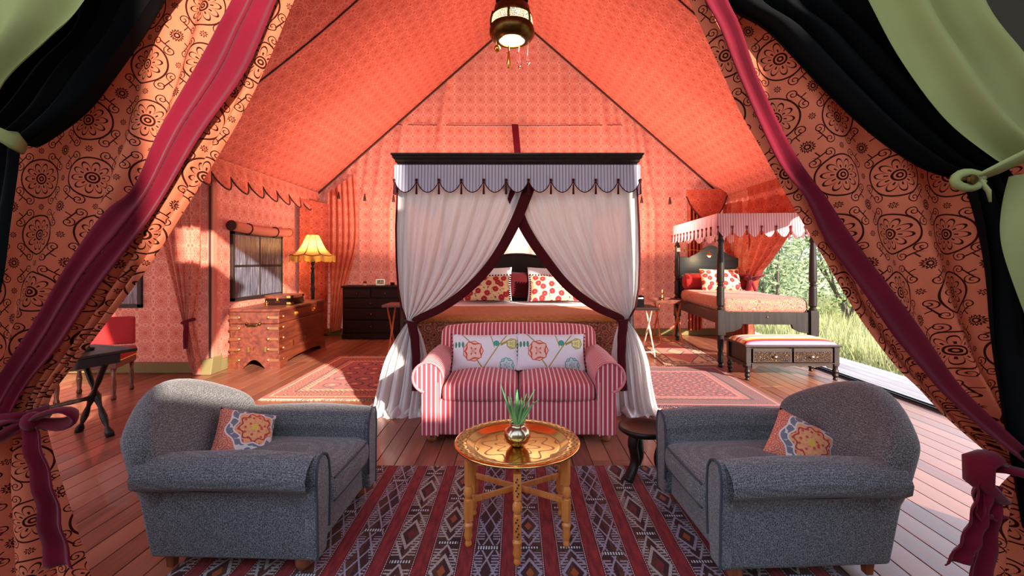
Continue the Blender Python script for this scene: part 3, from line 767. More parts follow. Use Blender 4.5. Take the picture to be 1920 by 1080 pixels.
# ------------------------------------------------------------ armchairs
def armchair(label, loc, rz):
    T = thing('armchair', label, 'armchair', loc, rz)
    G = m_grey
    # base with front rail
    rbox((0, 0.37, 0.205), (0.70, 0.72, 0.29), 0.02, 3, lambda x, y, z: (x, y+(0.06*max(0, z-0.08)/0.27 if y > 0.5 else 0), z)).build('base', G, T, smooth=True)
    # deep seat cushion with a soft front
    def seat(x, y, z):
        k = (z-0.28)/0.07; dome = 0.028*(1-(x/0.25)**2)*(1 if k > 0 else 0)*max(0, 1-((y-0.30)/0.36)**2)
        return (x, y-0.012*(1-(x/0.25)**2)*(y < 0.1), z+dome)
    sc = rbox((0, 0.29, 0.285), (0.475, 0.66, 0.13), 0.045, 4, seat, 4).build('seat_cushion', G, T, smooth=True, sub=1)
    for z in (0.335, 0.235):
        MB().tube([(-0.20, -0.034, z), (0, -0.047, z+0.01), (0.20, -0.034, z)], 0.005, 6).build('piping', m_grey_pipe, sc)
    for s in (-1, 1):
        # arm: profile swept from front to back; higher at the front, dipping into the back
        prof = [(0.235, 0.20), (0.232, 0.36), (0.236, 0.42), (0.262, 0.465), (0.305, 0.485), (0.35, 0.48), (0.392, 0.455), (0.412, 0.415), (0.405, 0.375), (0.375, 0.352), (0.352, 0.345), (0.35, 0.068), (0.30, 0.062), (0.24, 0.08)]
        def arm(u, v):
            k = u*(len(prof)); i = int(k) % len(prof); f = k-int(k); a = prof[i]; b = prof[(i+1) % len(prof)]
            x = a[0]*(1-f)+b[0]*f; z = a[1]*(1-f)+b[1]*f; y = -0.005+(0.72+0.05*min(1, max(0, z-0.08)/0.25))*v
            if z > 0.35: z += 0.012*sin(pi*min(v*1.2, 1))-0.03*max(0, v-0.8); x += 0.012*sin(pi*v)*(1 if x > 0.3 else 0)
            if z < 0.34 and x > 0.33: x -= 0.01*v
            return (s*x, y, z)
        m = MB().grid(arm, 56, 14); am = m.build('arm', G, T, smooth=True)
        # shaped front panel with piping round it
        fp = [(0.243, 0.15), (0.236, 0.30), (0.237, 0.38), (0.245, 0.435), (0.270, 0.470), (0.305, 0.485), (0.342, 0.478), (0.358, 0.445), (0.362, 0.38), (0.356, 0.30), (0.354, 0.20), (0.35, 0.062), (0.26, 0.062)]
        MB().prism([(s*a, b) for a, b in fp], -0.028, 0.03).build('arm_front', G, am, bevel=0.012, seg=3)
        MB().tube([(s*a*0.99, -0.028, b) for a, b in fp[:-1]], 0.006, 6).build('piping', m_grey_pipe, am)
        MB().tube([(s*0.352, 0.03+0.70*k/8, 0.347+0.004*sin(k)) for k in range(9)], 0.005, 6).build('piping', m_grey_pipe, am)
    # raked camel back
    def back(x, y, z):
        h = (z-0.12)/0.62; a = abs(x)/0.43
        a = min(a, 1.0); cz = 0.19*a**1.8*max(0, min(1, h))                        # shoulders drop away
        k = min(1, max(0, (h-0.30)/0.25)); k = k*k*(3-2*k); nx = x*(0.80+0.08*k)
        ny = y+0.27*max(0, h)**1.25*(1-0.62*min(1, a*a))
        return (nx, ny, z-cz*1.0)
    b = rbox((0, 0.68, 0.41), (0.86, 0.17, 0.60), 0.075, 5, back, 5)
    b.build('backrest', G, T, smooth=True, sub=1)
    for s in (-1, 1):
        MB().lathe([(0.018, 0), (0.026, 0.008), (0.036, 0.03), (0.034, 0.055), (0.022, 0.07), (0.026, 0.09)], (s*0.30, 0.06, 0), 16).build('leg', m_legwood, T, smooth=True)
        MB().box((s*0.30, 0.66, 0.045), (0.045, 0.045, 0.09), 0.7).build('leg', m_legwood, T, bevel=0.004)
    T.scale = (1, 0.94, 1)
    return T
KZ = 0.0115
armchair('charcoal upholstered club armchair on the left, facing right', (-0.83, 2.24, KZ), radians(88))
armchair('charcoal upholstered club armchair on the right, facing left', (0.81, 2.18, KZ), radians(-87))
cushion('cushion', 'orange and grey embroidered cushion in the left armchair', 'cushion', 0.27, 0.25, 0.09, m_suz, (-1.37, 2.33, 0.43), radians(-42), radians(38), radians(20), bmat=m_velvet_dark)
cushion('cushion', 'orange and grey embroidered cushion in the right armchair', 'cushion', 0.27, 0.25, 0.09, m_suz, (1.36, 2.22, 0.42), radians(-36), radians(-30), radians(22), bmat=m_velvet_dark)

# ------------------------------------------------------------ sofa
sofa = thing('striped_sofa', 'pink and white striped two seat sofa with rolled arms at the bed foot', 'sofa', (0.01, 3.30, 0))
rbox((0, 0.38, 0.18), (1.36, 0.74, 0.25), 0.015, 2).build('base', m_str_x, sofa, smooth=True)
for s in (-1, 1):
    def seat(x, y, z, s=s):
        k = 1-((x-s*0.278)/0.28)**2; return (x, y-0.02*max(0, k)*(y < 0.15), z+(0.045*max(0, k)*max(0, 1-((y-0.32)/0.42)**2) if z > 0.36 else 0))
    c = rbox((s*0.278, 0.315, 0.355), (0.55, 0.63, 0.12), 0.04, 4, seat, 4).build('seat_cushion', m_str_x, sofa, smooth=True, sub=1)
    # arm: roll profile extruded front to back
    cx, cz, r = 0.645, 0.475, 0.108
    prof = [(0.57, 0.06), (0.565, 0.30)]+[(cx+r*cos(a), cz+r*sin(a)) for a in [pi*0.94-k*pi*1.38/14 for k in range(15)]]+[(0.692, 0.36), (0.69, 0.06)]
    def arm(u, v, s=s, prof=prof):
        k = u*(len(prof)-1); i = min(int(k), len(prof)-2); f = k-i; a = prof[i]; b = prof[i+1]
        return (s*(a[0]*(1-f)+b[0]*f), 0.0+0.76*v, a[1]*(1-f)+b[1]*f+0.012*sin(pi*v)*(a[1] > 0.4))
    am = MB().grid(arm, 72, 12).build('arm', m_str_y, sofa, smooth=True)
    MB().prism([(s*a, b) for a, b in prof], -0.012, 0.01).build('arm_front', m_str_x, am, bevel=0.006)
    ring = [(s*(cx+r*cos(a)), -0.016, cz+r*sin(a)) for a in [pi*1.0-k*pi*1.42/22 for k in range(23)]]
    MB().tube(ring, 0.009, 6).build('piping', plain('pink_piping_%d' % s, rgb(220, 130, 136), 0.9), am)
    MB().tube([(s*0.575, -0.014, 0.06+0.38*k/6) for k in range(7)], 0.006, 6).build('piping', bpy.data.materials['pink_piping_%d' % s], am)
    MB().lathe([(0.02, 0), (0.03, 0.006), (0.042, 0.03), (0.03, 0.055), (0.03, 0.06)], (s*0.625, 0.05, 0), 16).build('leg', m_legwood, sofa, smooth=True)
    MB().lathe([(0.02, 0), (0.03, 0.006), (0.042, 0.03), (0.03, 0.055), (0.03, 0.06)], (s*0.60, 0.70, 0), 16).build('leg', m_legwood, sofa, smooth=True)
MB().tube([(0.0, -0.012, 0.30+0.02*k) for k in range(5)], 0.004, 5).build('piping', m_velvet_dark, sofa)
def sb(x, y, z):
    h = (z-0.28)/0.47; a = abs(x)/0.69; return (x*(1-0.02*h), y+0.09*max(0, h)-0.02*(1-a*a)*h, z-0.035*a**3*max(0, h))
rbox((0, 0.66, 0.52), (1.36, 0.16, 0.50), 0.06, 4, sb, 5).build('backrest', m_str_x, sofa, smooth=True, sub=1)
cushion('cushion', 'white botanical print cushion on the sofa, left one', 'cushion', 0.55, 0.30, 0.12, m_floral, (-0.255, 3.77, 0.56), radians(-22), radians(3), group='botanical cushions on the sofa', pom=(m_velvet_dark, 0.006))
cushion('cushion', 'white botanical print cushion on the sofa, right one', 'cushion', 0.55, 0.30, 0.12, m_floral, (0.27, 3.76, 0.565), radians(-22), radians(-2), group='botanical cushions on the sofa', pom=(m_velvet_dark, 0.006))

# ------------------------------------------------------------ tray table
TX, TY = 0.0, 2.22
tt = thing('brass_tray_table', 'round engraved brass tray table on folding honey wood legs', 'table', (TX, TY, KZ))
_M = Mat('engraved_brass'); x, y, z = _M.obj(); r = (x*x+y*y).sq(); t = y.at(x)
n = _M.noise(_M.vec(r*60, t*16, 0), 3, 3)
eng = ((r.gt(0.245)*r.lt(0.292)*((t*36).sin()*(r*260).sin()).gt(0.2))).mx(r.lt(0.2)*((r*95+(t*8).sin()*2.4).sin().gt(0.86)))
eng = eng.mx(r.band(0.243, 0.002)).mx(r.band(0.205, 0.002)).mx((n.gt(0.62))*r.gt(0.245)*r.lt(0.292))
m_tray = _M.pbr(_M.mix(eng, rgb(238, 200, 120), rgb(170, 126, 60)), (eng*0.15+0.16).cl(), 1, nrm=_M.bump(eng, -0.5, 0.002))
MB().lathe([(0.0005, 0.405), (0.19, 0.405), (0.215, 0.41), (0.238, 0.427), (0.246, 0.430), (0.288, 0.436), (0.298, 0.432), (0.300, 0.426), (0.29, 0.426), (0.246, 0.421), (0.21, 0.400), (0.0005, 0.396)], (0, 0, 0), 72, cap=False).build('tray', m_tray, tt, smooth=True)
leg_prof = [(0.010, 0), (0.016, 0.012), (0.012, 0.03), (0.020, 0.05), (0.016, 0.075), (0.022, 0.10), (0.013, 0.112), (0.018, 0.118)]
for k in range(6):
    a = -pi/2+k*pi/3; c = (0.256*cos(a), 0.256*sin(a), 0)
    lg_ = MB().lathe(leg_prof, c, 12); 
    lg_.box((c[0]*0.995, c[1]*0.995, 0.165), (0.034, 0.034, 0.095), rz=a)
    lg_.lathe([(0.017, 0.212), (0.012, 0.218), (0.021, 0.235), (0.021, 0.255), (0.012, 0.275), (0.017, 0.282)], c, 12)
    lg_.box((c[0]*0.98, c[1]*0.98, 0.335), (0.036, 0.034, 0.112), rz=a)
    L = lg_.build('leg', m_orange, tt, bevel=0.002, seg=1)
    if k == 0:
        d = MB(); 
        for z in (0.165, 0.335):
            for q in range(7): d.sphere((c[0]+0.006*sin(q*2.1), c[1]-0.0185, z-0.036+0.012*q), 0.0042, 6, 4)
        d.build('carving', plain('dark_inlay', rgb(60, 30, 14), 0.6), L)
for k in range(3):
    a = pi/2+k*pi/3; c, s = cos(a)*0.24, sin(a)*0.24
    MB().box((0, 0, 0.205+0.001*k), (0.48, 0.016, 0.024), rz=a).build('stretcher', m_orange, tt, bevel=0.002, seg=1)
    MB().box((0, 0, 0.372+0.001*k), (0.48, 0.016, 0.020), rz=a).build('stretcher', m_orange, tt, bevel=0.002, seg=1)
vase = thing('brass_vase', 'small round polished brass vase holding an aloe, on the tray', 'vase', (TX+0.0, TY, KZ+0.4055))
MB().lathe([(0.001, 0), (0.026, 0), (0.034, 0.006), (0.052, 0.022), (0.063, 0.045), (0.064, 0.058), (0.056, 0.080), (0.040, 0.094), (0.034, 0.100), (0.034, 0.108), (0.040, 0.113), (0.036, 0.113), (0.030, 0.106), (0.03, 0.095), (0.05, 0.06)], (0, 0, 0), 32, cap=False).build('body', m_pewter, vase, smooth=True)
aloe = thing('aloe_plant', 'green spiky aloe plant growing in the brass vase', 'plant', (TX, TY, KZ+0.505))
M_ = Mat('aloe_green'); x, y, z = M_.obj(); m_aloe = M_.pbr(M_.mix((z*6).cl(), rgb(136, 178, 104), rgb(24, 112, 66)), 0.4)
for (ex, ey, ez, bx, bz, w) in [(-0.082, 0.0, 0.205, -0.055, 0.10, 0.012), (-0.03, -0.02, 0.14, -0.028, 0.07, 0.013), (0.0, 0.02, 0.165, -0.006, 0.08, 0.017), (0.045, 0.0, 0.15, 0.012, 0.07, 0.016), (0.085, 0.02, 0.165, 0.03, 0.08, 0.012),
                                (0.105, -0.01, 0.125, 0.04, 0.085, 0.011), (0.075, -0.03, 0.115, 0.05, 0.05, 0.012), (-0.012, -0.03, 0.10, -0.02, 0.05, 0.014), (0.02, 0.04, 0.12, 0.015, 0.06, 0.013), (-0.045, 0.03, 0.13, -0.035, 0.06, 0.010)]:
    pts = []
    for k in range(9):
        t = k/8; a = (1-t)**2; b = 2*t*(1-t); c = t*t; pts.append((b*bx+c*ex, c*ey+b*ey*0.4, -0.02*a+b*bz+c*ez))
    MB().tube(pts, [1.35*w*(1-0.9*(k/8)**1.6)*(0.75+0.5*sin(min(1, k/3)*pi/2)*0.5) for k in range(9)], 8, 0.5).build('leaf', m_aloe, aloe, smooth=True)
MB().lathe([(0.0005, 0.004), (0.03, 0.002), (0.03, -0.006)], (0, 0, 0), 12, cap=False).build('soil', plain('moss', rgb(30, 52, 24), 0.95), aloe)

# ------------------------------------------------------------ carved stool
st = thing('carved_stool', 'black carved round dished stool with three curved legs', 'stool', (0.765, 2.80, KZ))
MB().lathe([(0.001, 0.262), (0.07, 0.266), (0.12, 0.283), (0.142, 0.296), (0.150, 0.293), (0.152, 0.275), (0.13, 0.258), (0.06, 0.246), (0.001, 0.245)], (0, 0, 0), 48, cap=False).build('seat', m_ebony, st, smooth=True)
for a in (radians(215), radians(335), radians(95)):
    d = Vector((cos(a), sin(a), 0)); pts = [d*0.085+Vector((0, 0, 0.262)), d*0.10+Vector((0, 0, 0.20)), d*0.082+Vector((0, 0, 0.13)), d*0.085+Vector((0, 0, 0.08)), d*0.12+Vector((0, 0, 0.03)), d*0.15+Vector((0, 0, 0.0))]
    pts = [tuple(catmull([tuple(p) for p in pts], k/14)) for k in range(15)]
    MB().tube(pts, [0.036-0.006*sin(pi*k/14) for k in range(15)], 12, 0.75).build('leg', m_ebony, st, smooth=True)
for ch in st.children:
    if ch.name.startswith('leg'): ch.scale = (1, 1, 1)

# ------------------------------------------------------------ four-poster bed
bed = thing('four_poster_bed', 'large dark wood four poster bed with white drapes, centre of the tent', 'bed', (0, 5.25, 0))
post = [(0.045, 0), (0.055, 0.02), (0.05, 0.35), (0.055, 0.38), (0.04, 0.42), (0.05, 0.48), (0.03, 0.9), (0.045, 1.0), (0.035, 1.1), (0.028, 1.9), (0.04, 1.95), (0.03, 2.16)]
for s in (-1, 1):
    for y in (4.20, 6.38): MB().lathe(post, (s*1.02, y, 0), 16).build('post', m_ebony, bed, smooth=True, world=True)
MB().box((0, 4.22, 0.32), (2.0, 0.05, 0.18)).build('foot_rail', m_ebony, bed, bevel=0.006, world=True)
for s in (-1, 1): MB().box((s*0.99, 5.3, 0.32), (0.05, 2.1, 0.18)).build('side_rail', m_ebony, bed, bevel=0.006, world=True)
# cornice: moulded section mitred round four sides
def cornice(x0, x1, y0, y1):
    prof = [(0.0, 2.150), (0.012, 2.150), (0.018, 2.168), (0.030, 2.175), (0.033, 2.195), (0.048, 2.205), (0.052, 2.225), (0.062, 2.232), (0.062, 2.248), (0.0, 2.248)]
    m = MB(); cs = [(x0, y0, -1, -1), (x1, y0, 1, -1), (x1, y1, 1, 1), (x0, y1, -1, 1)]; vs = []
    for x, y, sx, sy in cs:
        for o, z in prof: vs.append((x+sx*o, y+sy*o, z))
    n = len(prof); fs = []
    for i in range(4):
        for k in range(n): fs.append((i*n+k, i*n+(k+1) % n, ((i+1) % 4)*n+(k+1) % n, ((i+1) % 4)*n+k))
    return m._add(vs, fs)
cornice(-1.045, 1.045, 4.10, 6.44).build('cornice', m_ebony, bed, bevel=0.002, seg=1, world=True)
MB().grid(lambda u, v: (-1.04+2.08*u, 4.16+2.27*v, 2.20+0.0*u), 4, 4).build('canopy_ceiling', m_net, bed, world=True)
# headboard with arched top
hb = [(-0.98, 0.2), (-0.98, 0.98), (-0.86, 1.0), (-0.78, 1.07)]+[(-0.72+1.44*k/16, 1.10+0.29*sin(pi*(0.06+0.88*k/16))**0.8) for k in range(17)]+[(0.78, 1.07), (0.86, 1.0), (0.98, 0.98), (0.98, 0.2)]
hbo = MB().prism(hb, 6.30, 6.35).build('headboard', m_ebony, bed, bevel=0.008, world=True)
hb2 = [(a, b+0.012) for a, b in hb[3:-3]]
MB().tube([(a, 6.30, b-0.005) for a, b in hb2], 0.016, 8).build('moulding', m_ebony, hbo).location = (0, 0, 0)
# mattress and covers
rbox((0, 5.27, 0.585), (1.88, 1.98, 0.37), 0.06, 3).build('mattress', m_white, bed, smooth=True, world=True)
def cover(x0, x1, y0, y1, top, zb_side, zb_front, amp, bulge=0.0):
    """cloth over the mattress: u across, v from the foot hem up and over"""
    def fn(u, v):
        Lf = top-zb_front; Lt = y1-y0; s = v*(Lf+Lt)
        a = (u*2-1); Ls = top-zb_side; Wt = (x1-x0); W2 = Wt+2*Ls; d = u*W2
        if d < Ls: x = x0-0.02; dz = Ls-d
        elif d > Ls+Wt: x = x1+0.02; dz = d-Ls-Wt
        else: x = x0+(d-Ls); dz = 0
        if s < Lf: y = y0-0.02; z = top-(Lf-s)-0; z = min(z, top-dz) if dz > 0 else z; z = z if dz == 0 else min(z, top)
        else: y = y0+(s-Lf); z = top-dz
        if s < Lf and dz > 0: z = max(zb_side, z-0.0)
        w = amp*sin(x*17)*(top-z)/0.5 if s < Lf else 0; wy = amp*sin(y*15)*(top-z)/0.5 if dz > 0 else 0
        r = 0.03*exp(-abs(s-Lf)/0.03) if dz == 0 else 0
        return (x+(wy if x > 0 else -wy), y-w, z-r*0.8+0.004*sin(x*9)*sin(y*8)*(1 if dz == 0 and s > Lf else 0))
    return fn
MB().grid(cover(-0.95, 0.95, 4.285, 5.30, 0.785, 0.16, 0.12, 0.02), 80, 50).build('bedspread', m_pais, bed, smooth=True, world=True, solid=0.01)
MB().grid(cover(-0.97, 0.97, 4.275, 5.12, 0.80, 0.45, 0.745, 0.004), 80, 40).build('throw', m_throw, bed, smooth=True, world=True, solid=0.012)
MB().grid(lambda u, v: (-0.94+1.88*u, 5.10+0.28*v, 0.79+0.015*sin(pi*v)), 20, 8).build('sheet_fold', m_white, bed, smooth=True, world=True, solid=0.01)
# blue-grey scalloped valance under the cornice with tassels
vb = thing('bed_valance', 'grey blue striped scalloped valance with maroon tassels under bed cornice', 'valance', (0, 4.12, 2.0))
def tassel(x, y, z, L, par, mat, r=0.011, world=True):
    m = MB().sphere((x, y, z), r*1.15, 8, 6)
    m.lathe([(r*0.5, -0.008), (r*0.8, -0.02), (r*0.35, -0.032), (r*0.6, -0.05), (r*0.95, -L), (0.0004, -L)], (x, y, z), 8)
    return m.build('tassel', mat, par, smooth=True, world=world)
NS = 11
for (A, B, nn, nr) in [((-1.075, 4.05, 0), (1.075, 4.05, 0), NS, (0, -1, 0)), ((-1.075, 4.05, 0), (-1.075, 6.44, 0), 11, (-1, 0, 0)), ((1.075, 4.05, 0), (1.075, 6.44, 0), 11, (1, 0, 0))]:
    o_, fv = valance_strip(A, B, 2.145, 0.14, 0.245, nn, m_blue_str if nr[1] else stripe('side_stripe_%d' % nr[0], 1, rgb(176, 182, 206), rgb(70, 66, 82), 0.028, 0.13, trans=0.15), 'valance_cloth', vb, nr, 0.022, (m_velvet_dark, 0.0045))
    for k in range(nn+1):
        A_, B_ = Vector(A), Vector(B); p = A_+(B_-A_)*(k/nn)+Vector(nr)*0.014
        if nr[1] or k in (1, 2, 3, 4, 5, 6, 7, 8, 9, 10): tassel(p.x, p.y, 2.145-0.135, 0.125, vb, m_velvet_dark)
# drapes
def bed_drape(s, label):
    T = thing('bed_curtain', label, 'curtain', (s*1.0, 4.1, 0), 0)
    if s < 0:
        inner = [(1003, 320, 4.135), (985, 372, 4.12), (960, 430, 4.11), (925, 490, 4.10), (880, 540, 4.08), (830, 576, 4.07), (786, 597, 4.06), (778, 603, 4.06)]
        outer = [(748, 320, 4.10), (746, 372, 4.09), (744, 430, 4.08), (745, 490, 4.08), (748, 540, 4.08), (754, 576, 4.07), (762, 597, 4.06), (764, 603, 4.06)]
        low_i = [(778, 603, 4.06), (792, 632, 4.05), (803, 675, 4.03), (806, 725, 3.98), (803, 768, 3.95), (808, 782, 3.86)]
        low_o = [(764, 603, 4.06), (744, 632, 4.03), (722, 675, 4.0), (708, 725, 3.96), (698, 768, 3.92), (686, 783, 3.84)]
    else:
        inner = [(938, 320, 4.16), (962, 372, 4.15), (985, 430, 4.13), (1025, 490, 4.11), (1068, 540, 4.09), (1115, 574, 4.07), (1158, 594, 4.06), (1163, 600, 4.06)]
        outer = [(1192, 320, 4.10), (1194, 372, 4.09), (1197, 430, 4.08), (1198, 490, 4.08), (1196, 540, 4.08), (1190, 576, 4.07), (1180, 594, 4.06), (1177, 600, 4.06)]
        low_i = [(1163, 600, 4.06), (1152, 632, 4.05), (1146, 675, 4.03), (1148, 725, 3.98), (1150, 768, 3.95), (1148, 786, 3.86)]
        low_o = [(1177, 600, 4.06), (1198, 632, 4.03), (1214, 675, 4.0), (1222, 725, 3.96), (1232, 768, 3.92), (1245, 780, 3.84)]
    A, B = rows(outer), rows(inner)
    rr = lambda v: (0.5+0.6*v)*(1-v**6*0.6)
    drape(A, B, 8.5, 0.020, 150, 44, phase=s, ampt=rr, W=1.6, second=0.6).build('upper_drape', m_net, T, smooth=True, world=True)
    A2, B2 = rows(low_o), rows(low_i)
    drape(A2, B2, 5.0, 0.034, 90, 40, phase=s+1, ampt=lambda v: 0.15+1.1*v, W=0.9, second=0.5).build('lower_drape', m_net, T, smooth=True, world=True)
    xa, xb = (-1.30, -0.72) if s < 0 else (0.76, 1.26)
    def pud(u, v):
        a = pi*v; r = 0.045+0.02*sin(u*17+s)+0.012*sin(u*41); y0 = 3.86+0.03*sin(u*13)+0.02*sin(u*29)
        return (xa+(xb-xa)*u+0.02*sin(v*5+u*9), y0+0.13-r*3.2*cos(a)*0.9*(0.5+0.5*sin(pi*min(1, u*1.2))), 0.004+r*sin(a)*(0.6+0.4*sin(u*23)**2))
    MB().grid(pud, 90, 14, lambda u, v: (u*0.8, v*0.3)).build('puddled_hem', m_net, T, smooth=True, world=True)
    # cloth that turns round the post to the side of the bed
    A3 = [(a[0], a[1], a[2]) for a in A]; B3 = [(a[0]+s*-0.0+(-s)*0.0, a[1]+0.34*(1-0.6*(k/7)), a[2]) for k, a in enumerate(A)]
    m = MB().grid(lambda u, v: [p*(1-u)+q*u+(0.012*sin(u*30) if i == 0 else 0) for i, (p, q) in enumerate(zip(catmull(A3, v), catmull(B3, v)))], 24, 24, lambda u, v: (u*0.6, v*1.4)); m.build('side_drape', m_net, T, smooth=True, world=True)
    A4 = A2; B4 = [(a[0]*0.98, a[1]+0.25, a[2]) for a in A2]
    m = MB().grid(lambda u, v: [p*(1-u)+q*u+(0.02*v*sin(u*26) if i == 0 else 0) for i, (p, q) in enumerate(zip(catmull(A4, v), catmull(B4, v)))], 24, 24, lambda u, v: (u*0.6, v*1.4)); m.build('side_drape', m_net, T, smooth=True, world=True)
    # velvet border on the leading edge
    nrm = [Vector((0, 0, 0))]*len(B); W2 = 0.085
    def band(E_, v, u, sgn, w, dy):
        p = Vector(catmull(E_, v)); q = Vector(catmull(E_, min(1, v+0.01))); q0 = Vector(catmull(E_, max(0, v-0.01))); t = (q-q0).normalized()
        nn = Vector((-t.z, 0, t.x)); nn = nn if nn.x*sgn > 0 else -nn
        wv = w*(1-0.45*v)
        return tuple(p+nn*(u-0.5)*wv+Vector((0, dy+0.006*sin(v*40), 0)))
    MB().grid(lambda u, v: band(B, v, u, -s, 0.105, -0.028), 4, 60).build('velvet_border', m_velvet_dark, T, smooth=True, world=True, solid=0.006)
    mid = [tuple((Vector(a)*0.25+Vector(b)*0.75)) for a, b in zip(A2, B2)]
    MB().grid(lambda u, v: band(mid, v*0.62, u, -s, 0.085, -0.055), 4, 30).build('velvet_border', m_velvet_dark, T, smooth=True, world=True, solid=0.006)
    MB().tube([Vector(a)+Vector((s*0.004, -0.012, 0)) for a in A], 0.009, 6).build('edge_trim', m_velvet_dark, T, world=True)
    # tieback
    c = Vector(catmull(A, 1))*0.5+Vector(catmull(B, 1))*0.5; hw = abs(A[-1][0]-B[-1][0])/2+0.02
    ring = [c+Vector((hw*cos(a), 0.065*sin(a)+0.01, 0.012*cos(a)*s)) for a in [2*pi*k/24 for k in range(25)]]
    MB().tube(ring, 0.012, 8).build('tieback', m_velvet_dark, T, world=True)
    return T
bed_drape(-1, 'white muslin curtain with maroon border tied at left bed post')
bed_drape(1, 'white muslin curtain with maroon border tied at right bed post')
nb = thing('bed_curtain', 'white muslin panel hanging behind the headboard', 'curtain', (0, 6.42, 0))
drape([(-1.03, 6.43, 2.15), (-1.03, 6.43, 1.2), (-1.03, 6.43, 0.1)], [(1.03, 6.43, 2.15), (1.03, 6.43, 1.2), (1.03, 6.43, 0.1)], 16, 0.012, 160, 12, W=3).build('back_drape', m_net, nb, smooth=True, world=True)
# pillows
cushion('pillow', 'white bed pillow standing left of the maroon cushion', 'pillow', 0.74, 0.46, 0.16, m_white, (-0.44, 6.06, 1.00), radians(-14), radians(2), group='white bed pillows', nose=0.05)
cushion('pillow', 'white bed pillow standing right of the maroon cushion', 'pillow', 0.74, 0.46, 0.16, m_white, (0.50, 6.06, 1.00), radians(-14), radians(-2), group='white bed pillows', nose=0.05)
cushion('cushion', 'plain maroon cushion between the two white bed pillows', 'cushion', 0.42, 0.36, 0.12, m_velvet_dark, (0.03, 6.16, 0.985), radians(-10))
cushion('cushion', 'crimson rose print cushion with dark pompoms, left on the big bed', 'cushion', 0.66, 0.34, 0.14, m_rose, (-0.42, 5.80, 0.965), radians(-22), radians(2), pom=(m_velvet_dark, 0.012, 1))
cushion('cushion', 'crimson rose print cushion with dark pompoms, right on the big bed', 'cushion', 0.68, 0.34, 0.14, m_rose, (0.50, 5.78, 0.965), radians(-22), radians(-1), pom=(m_velvet_dark, 0.012, 1))

# ------------------------------------------------------------ trunk, box, lamp, drawers
tk = thing('campaign_trunk', 'large mahogany campaign trunk with copper corner straps against left wall', 'trunk', (-3.18, 5.60, 0), radians(2.0))
TW, TL, TH = 0.58, 1.42, 0.73
MB().box((0, TL/2, 0.34), (TW, TL, 0.40)).build('body', m_mahog, tk, bevel=0.006).location = (0, 0, 0.0)
MB().box((0, TL/2, 0.615), (TW+0.006, TL+0.006, 0.14)).build('upper_section', m_mahog, tk, bevel=0.006)
MB().box((0, TL/2, 0.705), (TW+0.03, TL+0.03, 0.035)).build('lid', m_mahog, tk, bevel=0.008)
sk = [(-TW/2-0.01, 0.0), (-0.13, 0.0)]+[(-0.12+0.24*k/10, 0.02+0.09*sin(pi*k/10)) for k in range(11)]+[(0.13, 0.0), (TW/2+0.01, 0.0), (TW/2+0.01, 0.17), (-TW/2-0.01, 0.17)]
MB().prism(sk, -0.012, 0.02).build('plinth', m_mahog, tk)
MB().prism(sk, TL-0.02, TL+0.012).build('plinth', m_mahog, tk)
sk2 = [(-0.01, 0.0), (0.14, 0.0), (0.20, 0.06), (0.5, 0.08), (TL-0.5, 0.08), (TL-0.2, 0.06), (TL-0.14, 0), (TL+0.01, 0), (TL+0.01, 0.17), (-0.01, 0.17)]
for s in (-1, 1): MB().prism(sk2, s*(TW/2+0.008)-0.012, s*(TW/2+0.008)+0.008, 'X').build('plinth', m_mahog, tk)
for z in (0.62, 0.49, 0.36, 0.235, 0.105):
    for s in (-1, 1):
        m = MB().box((s*(TW/2-0.055), -0.016, z), (0.12, 0.006, 0.032)); m.sphere((s*(TW/2-0.118), -0.016, z), 0.018, 8, 4)
        if s > 0: m.box((TW/2+0.006, 0.05, z), (0.008, 0.10, 0.032)); m.sphere((TW/2+0.006, 0.10, z), 0.018, 8, 4)
        m.build('corner_strap', m_copper, tk)
for x_ in (-0.06, 0.14): MB().box((x_, -0.016, 0.235), (0.026, 0.007, 0.062)).build('hasp_plate', m_brass, tk)
for y_ in (0.22, 0.62): MB().box((TW/2+0.008, y_+0.15, 0.25), (0.007, 0.022, 0.075)).build('hasp_plate', m_brass, tk)
for y_ in (0.45, 1.0): MB().sphere((TW/2+0.004, y_, 0.62), 0.036, 8, 4).build('star_plate', m_brass, tk)
MB().tube([(-0.085, -0.03, 0.545), (-0.05, -0.045, 0.528), (0.0, -0.045, 0.535), (0.03, -0.045, 0.528), (0.07, -0.03, 0.545)], 0.009, 8).build('handle', m_brass_dark, tk, smooth=True)
for x_ in (-0.085, 0.07): MB().sphere((x_, -0.016, 0.545), 0.018, 8, 6).build('handle_rose', m_brass_dark, tk)
bx = thing('writing_box', 'small brass bound mahogany box lying on the trunk', 'box', (-3.17, 6.12, 0.7235), radians(2))
MB().box((0, 0.21, 0.04), (0.33, 0.42, 0.08)).build('body', m_darkwood, bx, bevel=0.004)
MB().box((0, 0.21, 0.105), (0.335, 0.425, 0.045)).build('lid', m_mahog, bx, bevel=0.004)
for s in (-1, 1):
    for z in (0.022, 0.105): MB().box((s*0.145, -0.004, z), (0.05, 0.006, 0.03)).build('corner_strap', m_brass, bx)
    for z in (0.022, 0.105): MB().box((0.170, 0.21+s*0.17, z), (0.006, 0.08, 0.03)).build('corner_strap', m_brass, bx)
MB().box((0, -0.004, 0.075), (0.024, 0.006, 0.04)).build('lock_plate', m_brass, bx)
MB().tube([(-0.03, -0.008, 0.045), (-0.015, -0.014, 0.036), (0.015, -0.014, 0.036), (0.03, -0.008, 0.045)], 0.004, 6).build('handle', m_brass, bx)
ky = thing('brass_figure', 'tiny brass figure standing on the trunk before the box', 'ornament', (-3.26, 6.02, 0.7235))
